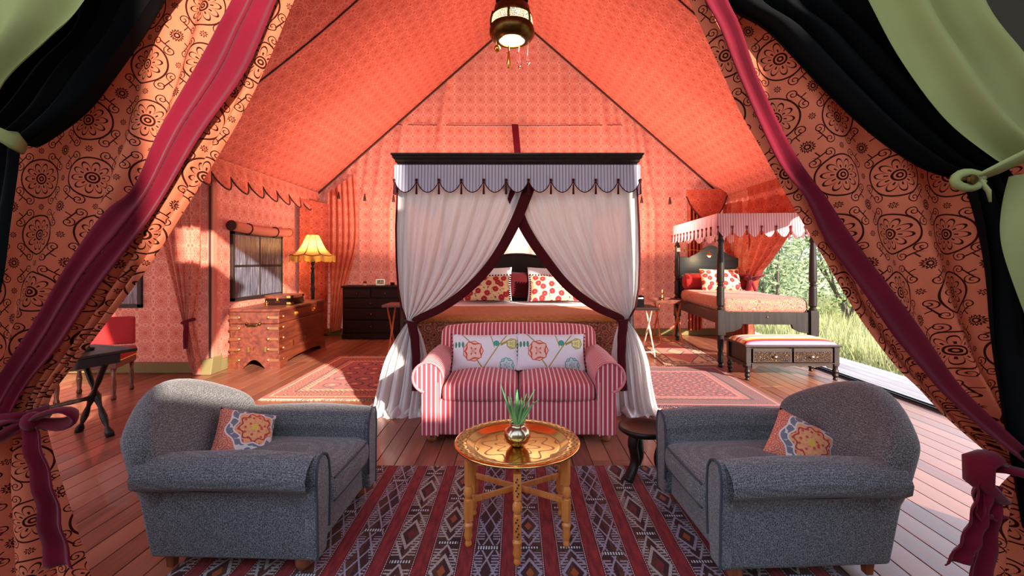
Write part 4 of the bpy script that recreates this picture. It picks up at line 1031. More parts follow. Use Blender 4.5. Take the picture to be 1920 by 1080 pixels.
MB().lathe([(0.012, 0), (0.014, 0.006), (0.004, 0.012), (0.006, 0.03), (0.003, 0.045), (0.005, 0.055), (0.0005, 0.06)], (0, 0, 0), 10).build('stem', m_brass, ky, smooth=True)

lamp = thing('floor_lamp', 'floor lamp with yellow scalloped fringed shade behind the trunk', 'lamp', (-3.20, 7.24, 0))
MB().lathe([(0.14, 0), (0.15, 0.012), (0.13, 0.03), (0.04, 0.05), (0.03, 0.09)], (0, 0, 0), 24).build('base', m_ebony, lamp, smooth=True)
MB().lathe([(0.022, 0.08), (0.03, 0.12), (0.018, 0.16), (0.026, 0.5), (0.028, 0.82), (0.034, 0.88), (0.022, 0.92), (0.028, 0.98), (0.027, 1.1), (0.018, 1.16), (0.034, 1.19), (0.016, 1.22), (0.03, 1.27), (0.036, 1.30), (0.012, 1.34), (0.010, 1.5)], (0, 0, 0), 16).build('pole', m_ebony, lamp, smooth=True)
_M = Mat('yellow_silk_shade'); uu, vv, _ = _M.uv()
_c = _M.mix(((uu*8).fr()-0.5).ab().gt(0.45), rgb(244, 206, 136), rgb(120, 74, 40))
m_shade = _M.cloth(_c, 0.55)
def shade(u, v):
    a = 2*pi*u; seg = abs(sin(a*4)); r = 0.085+0.125*v**0.75+0.105*v**4+0.014*v*v*seg
    r = r*(1-0.0); z = 1.71-0.33*v**0.9-0.022*seg*v**3+0.025*v**6; return (r*cos(a), r*sin(a), z)
sh = MB().grid(shade, 96, 20, lambda u, v: (u, v)).build('lamp_shade', m_shade, lamp, smooth=True)
fr_ = MB(); rr_ = random.Random(2)
for k in range(150):
    a = 2*pi*k/150; x_, y_, z_ = shade(k/150, 1); q = rr_.uniform(0.085, 0.105); fr_.tube([(x_, y_, z_+0.01), (x_*1.005, y_*1.005, z_-q)], 0.0042, 4)
fr_.build('fringe', plain('gold_fringe', rgb(216, 178, 84), 0.8), sh, kind='stuff')
MB().tube([shade(k/96, 1) for k in range(97)], 0.006, 5).build('trim', plain('braid', rgb(130, 84, 40), 0.8), sh)
MB().sphere((0, 0, 1.55), 0.035, 12, 8).build('bulb', Mat('bulb_glow').pbr((1, 0.8, 0.5), 0.5, emit=(1, 0.72, 0.36), es=25), lamp)
light('floor_lamp_light', 'POINT', (-3.20, 7.24, 1.50), 9, (1, 0.72, 0.36), 0.05)

cd = thing('chest_of_drawers', 'very dark wood chest of drawers against the back wall left of bed', 'chest', (-2.43, 7.70, 0))
MB().box((0, 0.20, 0.47), (0.96, 0.38, 0.78)).build('body', m_darkwood, cd, bevel=0.004)
MB().box((0, 0.19, 0.875), (1.0, 0.42, 0.03)).build('top', m_darkwood, cd, bevel=0.006)
MB().box((0, 0.19, 0.045), (0.98, 0.40, 0.075)).build('plinth', m_darkwood, cd, bevel=0.006)
for i, (z, hh) in enumerate([(0.765, 0.15), (0.60, 0.155), (0.42, 0.18), (0.215, 0.20)]):
    wd = [(-0.235, 0.45), (0.235, 0.45)] if i == 0 else [(0, 0.92)]
    for x_, w_ in wd:
        d_ = MB().box((x_, 0.0, z), (w_-0.012, 0.024, hh-0.014)).build('drawer', m_darkwood, cd, bevel=0.004)
        MB().sphere((x_, -0.022, z), 0.016, 10, 6).build('knob', m_brass_dark, d_)
cv = thing('decanter', 'slim glass decanter on the dark chest of drawers', 'bottle', (-2.60, 7.90, 0.8905))
m_glass = Mat('clear_glass'); g_ = m_glass.N('ShaderNodeBsdfGlass'); g_.inputs['IOR'].default_value = 1.45; m_glass.L(g_.outputs[0], m_glass.out.inputs[0]); m_glass = m_glass.m
MB().lathe([(0.03, 0), (0.036, 0.01), (0.034, 0.045), (0.012, 0.085), (0.010, 0.14), (0.014, 0.145)], (0, 0, 0), 16).build('bottle_body', m_glass, cv, smooth=True)
MB().lathe([(0.006, 0.14), (0.012, 0.16), (0.004, 0.19), (0.0005, 0.20)], (0, 0, 0), 12).build('stopper', m_glass, cv, smooth=True)
pf = thing('photo_frame', 'small silver framed picture on the dark chest of drawers', 'picture', (-2.335, 7.9, 0.8905))
m = MB(); 
for s in (-1, 1): m.box((s*0.068, 0, 0.052), (0.02, 0.014, 0.104)); m.box((0, 0, 0.052+s*0.045), (0.13, 0.014, 0.018))
m.build('frame', m_pewter, pf, bevel=0.002)
_M = Mat('sepia_picture'); x, y, z = _M.obj(); MB().box((0, 0.003, 0.052), (0.12, 0.006, 0.076)).build('picture', _M.pbr(_M.mix(((_M.noise(_M.vec(x, y, z), 28, 2)-0.45)*6).cl(), rgb(200, 188, 170), rgb(60, 46, 40)), 0.5), pf)
MB().box((0, 0.03, 0.04), (0.02, 0.06, 0.004)).build('strut', m_pewter, pf)
cu = thing('brass_cup', 'short brass cup on the chest beside the white drape', 'cup', (-2.13, 7.9, 0.8905))
MB().lathe([(0.0005, 0), (0.034, 0), (0.036, 0.05), (0.038, 0.052), (0.034, 0.052), (0.032, 0.004), (0.0005, 0.004)], (0, 0, 0), 20, cap=False).build('body', m_brass, cu, smooth=True)

# ------------------------------------------------------------ bedside tables
def folding_table(label, loc, rz, w, d, h, topm, legm, group=None, lip=True):
    T = thing('side_table', label, 'table', loc, rz, group)
    if lip:
        m = MB().box((0, 0, h-0.01), (w, d, 0.016)); m.build('tray', topm, T, bevel=0.003)
        for s in (-1, 1):
            q = [(-w/2, h), (w/2, h)]+[(w/2-w*k/12, h+0.02+0.022*sin(pi*k/12)) for k in range(13)]
            MB().prism(q, s*d/2-0.008, s*d/2+0.004).build('tray_rim', topm, T)
            q = [(-d/2, h), (d/2, h), (d/2, h+0.025), (-d/2, h+0.025)]
            MB().prism(q, s*w/2-0.006, s*w/2+0.006, 'X').build('tray_rim', topm, T)
    else: MB().box((0, 0, h-0.02), (w, d, 0.035)).build('top', topm, T, bevel=0.006)
    for s in (-1, 1):
        for k in (-1, 1):
            a = Vector((s*w*0.34+k*0.012, -k*d*0.52, 0.0)); b = Vector((s*w*0.34+k*0.012, k*d*0.40, h-0.02)); pts = [a+(b-a)*i/12 for i in range(13)]
            MB().tube(pts, [0.008, 0.013, 0.011, 0.014, 0.010, 0.012, 0.017, 0.012, 0.011, 0.014, 0.012, 0.011, 0.012], 8).build('leg', legm, T, smooth=True)
    MB().tube([(-w*0.34, -d*0.45, 0.075), (w*0.34, -d*0.45, 0.075)], 0.008, 8).build('stretcher', legm, T)
    MB().tube([(-w*0.34, d*0.45, 0.075), (w*0.34, d*0.45, 0.075)], 0.008, 8).build('stretcher', legm, T)
    return T
folding_table('small butler tray table on orange folding legs beside daybed', (2.33, 7.20, KZ), radians(-3), 0.46, 0.50, 0.67, m_mahog, m_stick)
folding_table('dark bedside table partly hidden right of the bed drape', (1.66, 6.45, 0), radians(2), 0.50, 0.46, 0.68, m_darkwood, m_fringe, lip=False)
folding_table('dark bedside table partly hidden left of the bed drape', (-1.62, 6.6, 0), 0, 0.50, 0.46, 0.70, m_mahog, m_stick, lip=False)
cs = thing('candlestick', 'slender brass candlestick standing on the butler tray table', 'candlestick', (2.22, 7.10, KZ+0.669))
MB().lathe([(0.03, 0), (0.032, 0.006), (0.010, 0.014), (0.006, 0.05), (0.013, 0.06), (0.006, 0.07), (0.009, 0.11), (0.005, 0.13), (0.015, 0.14), (0.006, 0.15), (0.010, 0.175), (0.0005, 0.19)], (0, 0, 0), 14).build('stem', m_brass, cs, smooth=True)
bk = thing('black_box', 'black box with a pale label on the right bedside table', 'box', (1.66, 6.50, 0.679))
MB().box((0, 0, 0.07), (0.20, 0.16, 0.14)).build('body', m_black, bk, bevel=0.004)
MB().box((0.05, -0.082, 0.11), (0.07, 0.004, 0.02)).build('label_plate', m_white, bk)

# ------------------------------------------------------------ daybed
db = thing('canopy_daybed', 'dark four poster daybed with pink striped canopy on the right', 'bed', (3.045, 5.66, 0), radians(-4.2))
dpost_lo = [(0.022, 0), (0.034, 0.015), (0.022, 0.04), (0.036, 0.06), (0.030, 0.12), (0.036, 0.16), (0.026, 0.20), (0.034, 0.22), (0.04, 0.34), (0.042, 0.40)]
dpost_hi = [(0.040, 0.70), (0.048, 0.715), (0.030, 0.74), (0.046, 0.76), (0.044, 0.98), (0.030, 1.0), (0.046, 1.015), (0.030, 1.03), (0.046, 1.06), (0.042, 1.30), (0.032, 1.52), (0.046, 1.55), (0.030, 1.58), (0.026, 1.86)]
HW, DL = 0.545, 1.96
for s in (-1, 1):
    for y in (0, DL):
        m = MB().lathe(dpost_lo, (s*HW, y, 0), 16); m.box((s*HW, y, 0.55), (0.096, 0.096, 0.31)); m.lathe(dpost_hi, (s*HW, y, 0), 16)
        m.build('post', m_ebony, db, bevel=0.004)
fr2 = [(-HW+0.04, 0.68), (HW-0.04, 0.68), (HW-0.04, 0.42), (HW-0.16, 0.44), (HW-0.24, 0.48), (HW-0.26, 0.53), (-HW+0.26, 0.53), (-HW+0.24, 0.48), (-HW+0.16, 0.44), (-HW+0.04, 0.42)]
MB().prism(fr2, -0.02, 0.02).build('foot_rail', m_ebony, db, bevel=0.004)
MB().sphere((0.0, -0.022, 0.62), 0.012, 8, 6).build('stud', m_pewter, db)
for s in (-1, 1): MB().box((s*HW, DL/2, 0.60), (0.035, DL-0.08, 0.15)).build('side_rail', m_ebony, db, bevel=0.004)
hd = [(-HW+0.03, 0.5), (-HW+0.03, 1.30)]+[(-HW+0.03+(2*HW-0.06)*k/20, 1.36+0.20*exp(-((k-10)/4.6)**2)+0.015*cos(k*0.9)*(abs(k-10) > 6)) for k in range(21)]+[(HW-0.03, 1.30), (HW-0.03, 0.5)]
MB().prism(hd, DL-0.02, DL+0.02).build('headboard', wood('blue_black_board', rgb(34, 40, 48), rgb(62, 72, 82), 0.35, 0, 1, per=False), db, bevel=0.004)
def mt(x, y, z): return (x, y, z+0.012*sin(y*5)*(z > 0.75)-0.02*((x/0.55)**4)*(z > 0.75))
rbox((0, DL/2-0.02, 0.755), (2*HW-0.06, DL-0.06, 0.20), 0.07, 4, mt, 3).build('mattress', m_daycover, db, smooth=True, sub=1)
vd = thing('daybed_canopy', 'pink striped scalloped canopy with tassels over the daybed', 'canopy', (3.045, 5.66, 1.6), radians(-4.2))
A = 0.60
MB().grid(lambda u, v: ((-1+2*u)*A, -0.05+(DL+0.10)*v, 0.285), 8, 8, lambda u, v: (u*1.2, v)).build('canopy_top', m_pink_str, vd)
for (P0, P1, nn, nr) in [((-A, -0.05, 0), (A, -0.05, 0), 7, (0, -1, 0)), ((-A, -0.05, 0), (-A, DL+0.05, 0), 12, (-1, 0, 0)), ((A, -0.05, 0), (A, DL+0.05, 0), 12, (1, 0, 0)), ((-A, DL+0.05, 0), (A, DL+0.05, 0), 7, (0, 1, 0))]:
    valance_strip(P0, P1, 0.285, 0.17, 0.29, nn, m_pink_str, 'valance_cloth', vd, nr, 0.03, None, world=False)
    for k in range(nn+1):
        if nr == (0, -1, 0) or (nr == (-1, 0, 0) and 0 < k) or (nr == (0, 1, 0)):
            p = Vector(P0)+(Vector(P1)-Vector(P0))*(k/nn)+Vector(nr)*0.02
            tassel(p.x, p.y, 0.12, 0.10, vd, plain('rose_tassel', rgb(110, 44, 46), 0.9) if 'rose_tassel' not in bpy.data.materials else bpy.data.materials['rose_tassel'], 0.013, world=False)
def onday(x, y, z): a = radians(-4.2); return (3.045+x*cos(a)-y*sin(a), 5.66+x*sin(a)+y*cos(a), z)
bo = thing('bolster', 'long red bolster against the daybed headboard', 'pillow', onday(0, 1.80, 0.975), radians(-4.2))
MB().lathe([(0.02, -0.49), (0.10, -0.485), (0.128, -0.46), (0.13, 0.46), (0.10, 0.485), (0.02, 0.49)], (0, 0, 0), 28, M=Matrix.Rotation(pi/2, 3, 'Y')).build('cover', m_red, bo, smooth=True)
cushion('cushion', 'rose print cushion leaning on the red daybed bolster', 'cushion', 0.60, 0.36, 0.15, m_rose, onday(0.0, 1.54, 1.015), radians(-24), radians(-4), pom=(m_velvet_dark, 0.008))
rl = thing('reading_lamp', 'brass swing arm reading lamp on the daybed head post', 'lamp', onday(-HW, DL-0.07, 1.49))
MB().box((0, 0, 0), (0.06, 0.03, 0.07)).build('bracket', m_pewter, rl, bevel=0.004)
MB().tube([(0.02, -0.02, 0), (0.16, -0.20, -0.01), (0.34, -0.40, -0.03)], 0.005, 6).build('arm', m_brass, rl)
MB().tube([(0.34, -0.40, -0.03), (0.34, -0.40, -0.07)], 0.005, 6).build('stem', m_brass, rl)
MB().lathe([(0.012, -0.065), (0.03, -0.08), (0.058, -0.11), (0.055, -0.11), (0.01, -0.07)], (0.34, -0.40, 0), 16, cap=False).build('lamp_shade', m_brass, rl, smooth=True)
MB().sphere((0.34, -0.40, -0.105), 0.022, 10, 8).build('bulb', bpy.data.materials['bulb_glow'], rl)
light('reading_light', 'POINT', tuple(Vector(onday(-HW, DL-0.07, 1.49))+Vector((0.34, -0.40, -0.14))), 6, (1, 0.75, 0.42), 0.03)

# ------------------------------------------------------------ bench
be = thing('carved_bench', 'carved dark wood bench with two drawers at the daybed foot', 'bench', (2.995, 5.27, 0))
BW, BD = 0.50, 0.23
MB().box((0, 0, 0.275), (2*BW-0.03, 2*BD-0.03, 0.185)).build('body', m_bench, be, bevel=0.004)
MB().box((0, 0, 0.378), (2*BW+0.05, 2*BD+0.05, 0.022)).build('top_board', m_bench, be, bevel=0.005)
ap = [(-BW+0.06, 0.19), (BW-0.06, 0.19)]+[(BW-0.06-(2*BW-0.12)*k/40, 0.145+0.014*abs(sin(k/40*pi*5))-0.02*(abs(k-20) > 17)) for k in range(41)]
MB().prism(ap, -BD, -BD+0.02).build('apron', m_bench, be)
for s in (-1, 1):
    q = [(-BD+0.04, 0.19), (BD-0.04, 0.19)]+[(BD-0.04-(2*BD-0.08)*k/16, 0.135+0.02*abs(sin(k/16*pi*3))) for k in range(17)]
    MB().prism(q, s*BW-0.01, s*BW+0.008, 'X').build('apron', m_bench, be)
    for t in (-1, 1):
        m = MB().box((s*(BW-0.02), t*(BD-0.02), 0.265), (0.055, 0.055, 0.21))
        m.lathe([(0.016, 0), (0.026, 0.012), (0.018, 0.03), (0.032, 0.055), (0.022, 0.075), (0.034, 0.10), (0.024, 0.125), (0.03, 0.165)], (s*(BW-0.02), t*(BD-0.02), 0), 14)
        m.build('leg', m_ebony, be, bevel=0.003)
_M = Mat('carved_relief'); x, y, z = _M.obj(); v_ = _M.vec(x, y, z); n_ = _M.vor(v_, 30); k_ = ((n_*22+_M.noise(v_, 14, 2)*9).sin())
m_carve = _M.pbr(_M.mix(((k_+0.2)*1.2).cl(), rgb(18, 10, 8), rgb(112, 78, 52)), 0.45, nrm=_M.bump(k_, 1.0, 0.008))
for s in (-1, 1):
    dr = MB().box((s*0.222, -BD-0.002, 0.275), (0.425, 0.018, 0.15)).build('drawer', m_bench, be, bevel=0.004)
    MB().box((s*0.222, -BD-0.011, 0.265), (0.385, 0.008, 0.105)).build('carved_panel', m_carve, dr, bevel=0.003)
    MB().sphere((s*0.20, -BD-0.018, 0.265), 0.028, 14, 8, 0.6).build('shell_pull', m_pewter, dr)
MB().box((0, -BD-0.01, 0.34), (0.018, 0.01, 0.045)).build('lock_plate', m_black, be)
MB().box((0, -BD-0.008, 0.19), (2*BW+0.01, 0.02, 0.008)).build('moulding', m_bench, be)
def pad(u, v):
    a, b = 2*u-1, 2*v-1; k = max(0, 1-a**6)**0.5*max(0, 1-b**4)**0.5; return (a*(BW+0.0), b*(BD+0.0), 0.390+0.062*k)
MB().grid(pad, 40, 24, lambda u, v: (u, v)).build('seat_pad', m_benchpad, be, smooth=True)

# ------------------------------------------------------------ folding desk and chair on the left
dk = thing('folding_desk', 'dark folding desk with turned crossed legs behind the left flap', 'desk', (-2.94, 3.50, 0), radians(70))
MB().box((-0.52, 0.22, 0.63), (1.12, 0.52, 0.022)).build('top', m_ebony, dk, bevel=0.005)
MB().box((-0.54, 0.22, 0.58), (1.0, 0.40, 0.075)).build('apron', m_ebony, dk, bevel=0.004)
for x_ in (-0.10, -0.98):
    for k in (-1, 1):
        a = Vector((x_+k*0.012, 0.22-k*0.17, 0.0)); b = Vector((x_+k*0.012, 0.22+k*0.16, 0.56)); pts = [a+(b-a)*i/16 for i in range(17)]
        MB().tube(pts, [0.026, 0.028, 0.012, 0.02, 0.024, 0.02, 0.014, 0.02, 0.03, 0.02, 0.014, 0.018, 0.020, 0.020, 0.02, 0.022, 0.022], 10).build('leg', m_ebony, dk, smooth=True)
MB().tube([(-0.10+(-0.88)*i/12, 0.22, 0.28) for i in range(13)], [0.02, 0.014, 0.018, 0.012, 0.016, 0.018, 0.022, 0.018, 0.016, 0.012, 0.018, 0.014, 0.02], 10).build('stretcher', m_ebony, dk, smooth=True)
ht = thing('black_hat', 'low black rounded hat lying on the folding desk', 'hat', (-3.24, 3.42, 0.6425))
MB().lathe([(0.085, 0), (0.09, 0.008), (0.062, 0.012), (0.058, 0.04), (0.045, 0.052), (0.0005, 0.055)], (0, 0, 0), 24).build('felt', m_black, ht, smooth=True)
ch = thing('studded_chair', 'red leather chair with brass studs behind the folding desk', 'chair', (-4.05, 4.45, 0), radians(20))
rbox((0, 0, 0.40), (0.50, 0.46, 0.10), 0.03, 3).build('seat', m_red, ch, smooth=True)
MB().box((0, 0, 0.33), (0.48, 0.44, 0.07)).build('seat_frame', m_mahog, ch, bevel=0.004)
rbox((0, 0.22, 0.60), (0.46, 0.05, 0.28), 0.02, 3).build('backrest', m_red, ch, smooth=True)
m = MB()
for k in range(22): m.sphere((-0.24+0.48*k/21, -0.235, 0.365), 0.008, 6, 4); m.sphere((0.253, -0.21+0.42*k/21, 0.365), 0.008, 6, 4)
m.build('nail_trim', m_brass, ch)
for sx in (-1, 1):
    for sy in (-1, 1):
        m = MB().lathe([(0.018, 0), (0.024, 0.02), (0.016, 0.05), (0.024, 0.15), (0.016, 0.2), (0.024, 0.3)], (sx*0.21, sy*0.19, 0), 12); m.build('leg', m_mahog, ch, smooth=True)
rug('oriental_rug', 'dark red rug beneath the studded chair on the left', -5.0, -3.75, 4.1, 5.2, m_rugR, 0.03) if False else None

# ------------------------------------------------------------ wall curtains inside
def simple_curtain(label, A, B, folds, amp, mat, name='curtain', tie=None, parts='drape', nu=80, nv=40, ampt=None, W=None, tiemat=None):
    T = thing(name, label, 'curtain', (A[0][0], A[0][1], 0)); T.location.z = min(a[2] for a in A)
    drape(A, B, folds, amp, nu, nv, ampt=ampt, W=W).build(parts, mat, T, smooth=True, world=True)
    if tie:
        c, rx, ry, r = tie
        MB().tube([Vector(c)+Vector((rx*cos(a), ry*sin(a), 0.02*cos(a))) for a in [2*pi*k/20 for k in range(21)]], r, 8).build('tieback', tiemat or m_velvet, T, world=True)
        MB().tube([Vector(c)+Vector((rx*0.3, -ry, 0)), Vector(c)+Vector((rx*0.5, -ry-0.03, -0.12)), Vector(c)+Vector((rx*0.3, -ry-0.02, -0.3))], [r, r*1.6, r*1.2], 8, 0.5).build('tie_tail', tiemat or m_velvet, T, world=True, smooth=True)
    return T
# left bay curtain drawn to the corner
A_ = rows([(378, 300, 5.28), (376, 400, 5.28), (374, 500, 5.28), (366, 570, 5.27), (360, 602, 5.26), (366, 640, 5.27), (374, 680, 5.28), (378, 702, 5.28)])
B_ = rows([(255, 300, 5.30), (290, 400, 5.30), (312, 480, 5.30), (334, 560, 5.28), (346, 602, 5.26), (350, 640, 5.27), (356, 680, 5.28), (364, 702, 5.28)])
simple_curtain('salmon print curtain tied back at the left bay corner', A_, B_, 5, 0.035, m_tent, tie=(P(353, 602, 5.26), 0.06, 0.05, 0.018), ampt=lambda v: 0.5+0.5*sin(pi*v), W=1.2)
# gathered drape in the left back corner
simple_curtain('dark gathered print drape in the left back corner by the lamp', [(-3.47, 7.35, 2.3), (-3.47, 7.35, 1.2), (-3.47, 7.35, 0.05)], [(-3.32, 8.10, 2.3), (-3.32, 8.10, 1.2), (-3.32, 8.10, 0.05)], 7, 0.06, m_roof, ampt=lambda v: 1, W=1.8, nu=110)
# back wall curtain pulled beside the drawers
simple_curtain('print drape hanging on back wall left of the chest of drawers', [(-3.32, 8.12, 2.5), (-3.32, 8.12, 1.5), (-3.28, 8.1, 0.75), (-3.30, 8.1, 0.05)], [(-2.85, 8.13, 2.85), (-2.80, 8.13, 1.7), (-2.98, 8.1, 0.9), (-3.1, 8.1, 0.1)], 5, 0.018, m_tent, nu=120, W=1.6)
simple_curtain('gathered print drape in the right back corner behind daybed', [(2.98, 8.10, 2.45), (2.98, 8.10, 1.2), (2.98, 8.1, 0.1)], [(3.22, 8.08, 2.4), (3.22, 8.08, 1.2), (3.22, 8.08, 0.1)], 4, 0.035, m_roof, nu=60, W=0.9)
# right side curtain tied back behind the daybed
A_ = [(3.60, 8.12, 2.3), (3.60, 8.1, 1.6), (3.60, 7.9, 1.2), (3.60, 7.55, 1.0), (3.60, 7.7, 0.5), (3.60, 7.7, 0.03)]
B_ = [(3.66, 5.7, 2.2), (3.66, 6.15, 1.75), (3.66, 6.65, 1.35), (3.66, 7.05, 1.05), (3.66, 7.25, 0.5), (3.66, 7.2, 0.03)]
def sidefn(u, v):
    a = catmull(A_, v); b = catmull(B_, v); w = 0.05*sin(2*pi*7*u+v*2)*(0.6+0.4*v); return (a[0]*(1-u)+b[0]*u+w, a[1]*(1-u)+b[1]*u, a[2]*(1-u)+b[2]*u)
T = thing('curtain', 'print curtain tied back with claret bow at the open right side', 'curtain', (3.62, 7.3, 0.03))
MB().grid(sidefn, 100, 44, lambda u, v: (u*2.2, v*2.4)).build('drape', m_roof, T, smooth=True, world=True)
MB().tube([Vector((3.62+0.09*cos(a), 7.30+0.27*sin(a), 1.04)) for a in [2*pi*k/20 for k in range(21)]], 0.03, 8).build('tieback', m_velvet, T, world=True)
for (dx, dz) in ((-0.05, 0.10), (0.10, 0.06), (0.04, -0.22), (-0.06, -0.2)):
    c = Vector((3.55, 7.04, 1.03)); MB().tube([c, c+Vector((dx*0.8, -0.05, dz*0.6)), c+Vector((dx*1.6, -0.05, dz)), c+Vector((dx*1.1, -0.03, dz*0.5 if dz > 0 else dz*1.6))], [0.02, 0.032, 0.03, 0.02], 8, 0.5).build('bow', m_velvet, T, world=True, smooth=True)
# ribbon on the gable
rb = thing('wall_ribbon', 'crimson ribbon hanging on back gable above the bed cornice', 'ribbon', (0, 8.1, 3.0))
MB().grid(lambda u, v: (-0.10+0.115*u+0.09*v, 8.10-0.02*sin(v*5), 3.70-1.0*v), 4, 16).build('ribbon', m_velvet, rb, world=True, solid=0.004)
# tassels along the back wall
for i, (px, py) in enumerate([(635, 364), (684, 368), (738, 370), (1203, 372), (1256, 374), (1311, 374)]):
    p = P(px, py, 8.05); T = thing('wall_tassel', ['brown tassel on back wall nearest the left corner', 'brown tassel on back wall, second from the left corner', 'brown tassel on back wall touching the left bed drape', 'brown tassel on back wall touching the right bed drape', 'brown tassel on back wall midway right of the bed', 'brown tassel on back wall above the daybed canopy'][i], 'tassel', tuple(p), 0, 'tassels along the back wall')
    MB().sphere((0, 0, 0.03), 0.014, 8, 6).build('knot', m_rope, T)
    MB().lathe([(0.012, 0.02), (0.016, 0.005), (0.026, -0.05), (0.03, -0.08), (0.001, -0.08)], (0, 0, 0), 10).build('skirt', m_rope, T, smooth=True)

# ------------------------------------------------------------ pendant lantern
ln = thing('pendant_lantern', 'pierced brass pendant lantern with crystal drops under the roof', 'lamp', (-0.035, 3.0, 2.475))
LZ = 0.27
MB().lathe([(0.060, LZ+0.46), (0.10, LZ+0.40), (0.105, LZ+0.24), (0.095, LZ+0.20)], (0, 0, 0), 32).build('cap', m_black, ln, smooth=True)
MB().lathe([(0.09, LZ+0.215), (0.112, LZ+0.20), (0.12, LZ+0.16), (0.132, LZ+0.135), (0.128, LZ+0.13)], (0, 0, 0), 40, cap=False).build('shoulder', m_brass_dark, ln, smooth=True)
_M = Mat('pierced_glow'); x, y, z = _M.obj(); t = y.at(x); v_ = _M.vec(t*0.14, z, 0); d_ = _M.vor(v_, 130, rnd=0.3); hole = d_.lt(0.36)
pm = _M.N('ShaderNodeBsdfPrincipled'); pm.inputs['Base Color'].default_value = (*rgb(120, 90, 44), 1); pm.inputs['Metallic'].default_value = 1; pm.inputs['Roughness'].default_value = 0.4
em = _M.N('ShaderNodeEmission'); em.inputs[0].default_value = (1, 0.78, 0.42, 1); em.inputs[1].default_value = 3.2; mx = _M.N('ShaderNodeMixShader')
_M.L(hole, mx.inputs[0]); _M.L(pm.outputs[0], mx.inputs[1]); _M.L(em.outputs[0], mx.inputs[2]); _M.L(mx.outputs[0], _M.out.inputs[0])
MB().lathe([(0.128, LZ+0.135), (0.136, LZ+0.10), (0.138, LZ+0.07)], (0, 0, 0), 48, cap=False).build('pierced_band', _M.m, ln, smooth=True)
for k in range(6):
    a = 2*pi*(k+0.5)/6-0.15; c_, s_ = cos(a), sin(a)
    MB().tube([(0.13*c_, 0.13*s_, LZ+0.15), (0.142*c_, 0.142*s_, LZ+0.10), (0.144*c_, 0.144*s_, LZ+0.06)], 0.007, 6).build('rib', m_brass_dark, ln)
MB().lathe([(0.138, LZ+0.075), (0.146, LZ+0.05), (0.145, LZ+0.02), (0.128, LZ-0.005), (0.10, LZ-0.02), (0.083, LZ-0.022), (0.083, LZ-0.012), (0.12, LZ+0.01), (0.13, LZ+0.07)], (0, 0, 0), 48, cap=False).build('bowl', m_brass_dark, ln, smooth=True)
MB().lathe([(0.0005, LZ-0.012), (0.082, LZ-0.012), (0.082, LZ-0.002), (0.0005, LZ-0.002)], (0, 0, 0), 32, cap=False).build('diffuser', Mat('lantern_glow').pbr((1, 0.9, 0.7), 0.5, emit=(1, 0.86, 0.6), es=6), ln)
MB().tube([(0, 0, LZ+0.45), (0, 0, LZ+2.70)], 0.006, 6).build('cord', m_black, ln)
for i, (dx, dy, L) in enumerate([(-0.02, -0.08, 0.13), (0.05, -0.08, 0.13), (0.105, -0.06, 0.10)]):
    z1 = LZ-0.02; d = MB().tube([(dx, dy, z1), (dx, dy, z1-0.06)], 0.002, 5).build('chain', m_brass, ln)
    MB().lathe([(0.0005, z1-0.06), (0.004, z1-0.07), (0.009, z1-0.075-L*0.55), (0.013, z1-0.075-L*0.8), (0.007, z1-0.075-L), (0.0005, z1-0.08-L)], (dx, dy, 0), 10).build('crystal_drop', m_glass if i else m_brass, ln, smooth=True)
MB().tube([(-0.10, -0.05, LZ), (-0.10, -0.05, LZ-0.07)], 0.002, 5).build('chain', m_brass, ln)
MB().sphere((-0.092, -0.05, LZ-0.09), 0.022, 12, 8).build('bell', m_brass, ln, smooth=True)
light('lantern_light', 'POINT', (-0.035, 3.0, 2.75), 12, (1, 0.8, 0.55), 0.08)

# ------------------------------------------------------------ entrance flaps (printed, net, canvas)
def strip(E1, E2, mat, name, T, dy, nv=70, wig=0.008, nu=6):
    def fn(u, v):
        a = catmull(E1, v); b = catmull(E2, v)
        return (a[0]*(1-u)+b[0]*u, a[1]*(1-u)+b[1]*u+dy-wig*cos(u*2*pi)+0.004*sin(v*25), a[2]*(1-u)+b[2]*u)
    return MB().grid(fn, nu, nv).build(name, mat, T, smooth=True, world=True, solid=0.004)
def bow(T, c, s, mat, big=1.0):
    """velvet strap knot with loops and tails; s = side the tails lean to"""
    c = Vector(c)
    MB().sphere(c, 0.032*big, 12, 8).build('knot', mat, T, smooth=True, world=True)
    for (pts, rr) in [([(0, 0, 0), (s*0.07, -0.03, 0.035), (s*0.14, -0.03, 0.05), (s*0.16, -0.01, 0.02), (s*0.10, 0, -0.01), (0, 0, 0)], 0.026),
                      ([(0, 0, 0), (-s*0.05, -0.02, 0.01), (-s*0.11, -0.02, -0.015), (-s*0.12, 0, -0.05), (-s*0.05, 0, -0.03), (0, 0, 0)], 0.022)]:
        p2 = [tuple(c+Vector(catmull(pts, k/16))*big) for k in range(17)]
        MB().tube(p2, [rr*big*(0.6+0.6*sin(pi*k/16)) for k in range(17)], 8, 0.35).build('bow_loop', mat, T, smooth=True, world=True)
    return c
def tail(T, pts, w, mat):
    E1 = [tuple(Vector(p)-Vector((w/2*(0.6+0.4*k/(len(pts)-1)), 0, 0))) for k, p in enumerate(pts)]; E2 = [tuple(Vector(p)+Vector((w/2*(0.6+0.4*k/(len(pts)-1)), 0, 0.0))) for k, p in enumerate(pts)]
    strip(E1, E2, mat, 'bow_tail', T, 0, 24, 0.012)
DL_ = 1.50
FL = thing('entrance_flap', 'salmon printed entrance flap gathered by claret bow on the left', 'curtain', (-1.6, DL_, 0.2))
inn = rows([(760, -420), (640, -200), (548, 0), (510, 90), (458, 200), (400, 300), (345, 390), (275, 500), (205, 595), (140, 680), (96, 740), (76, 790)], DL_)
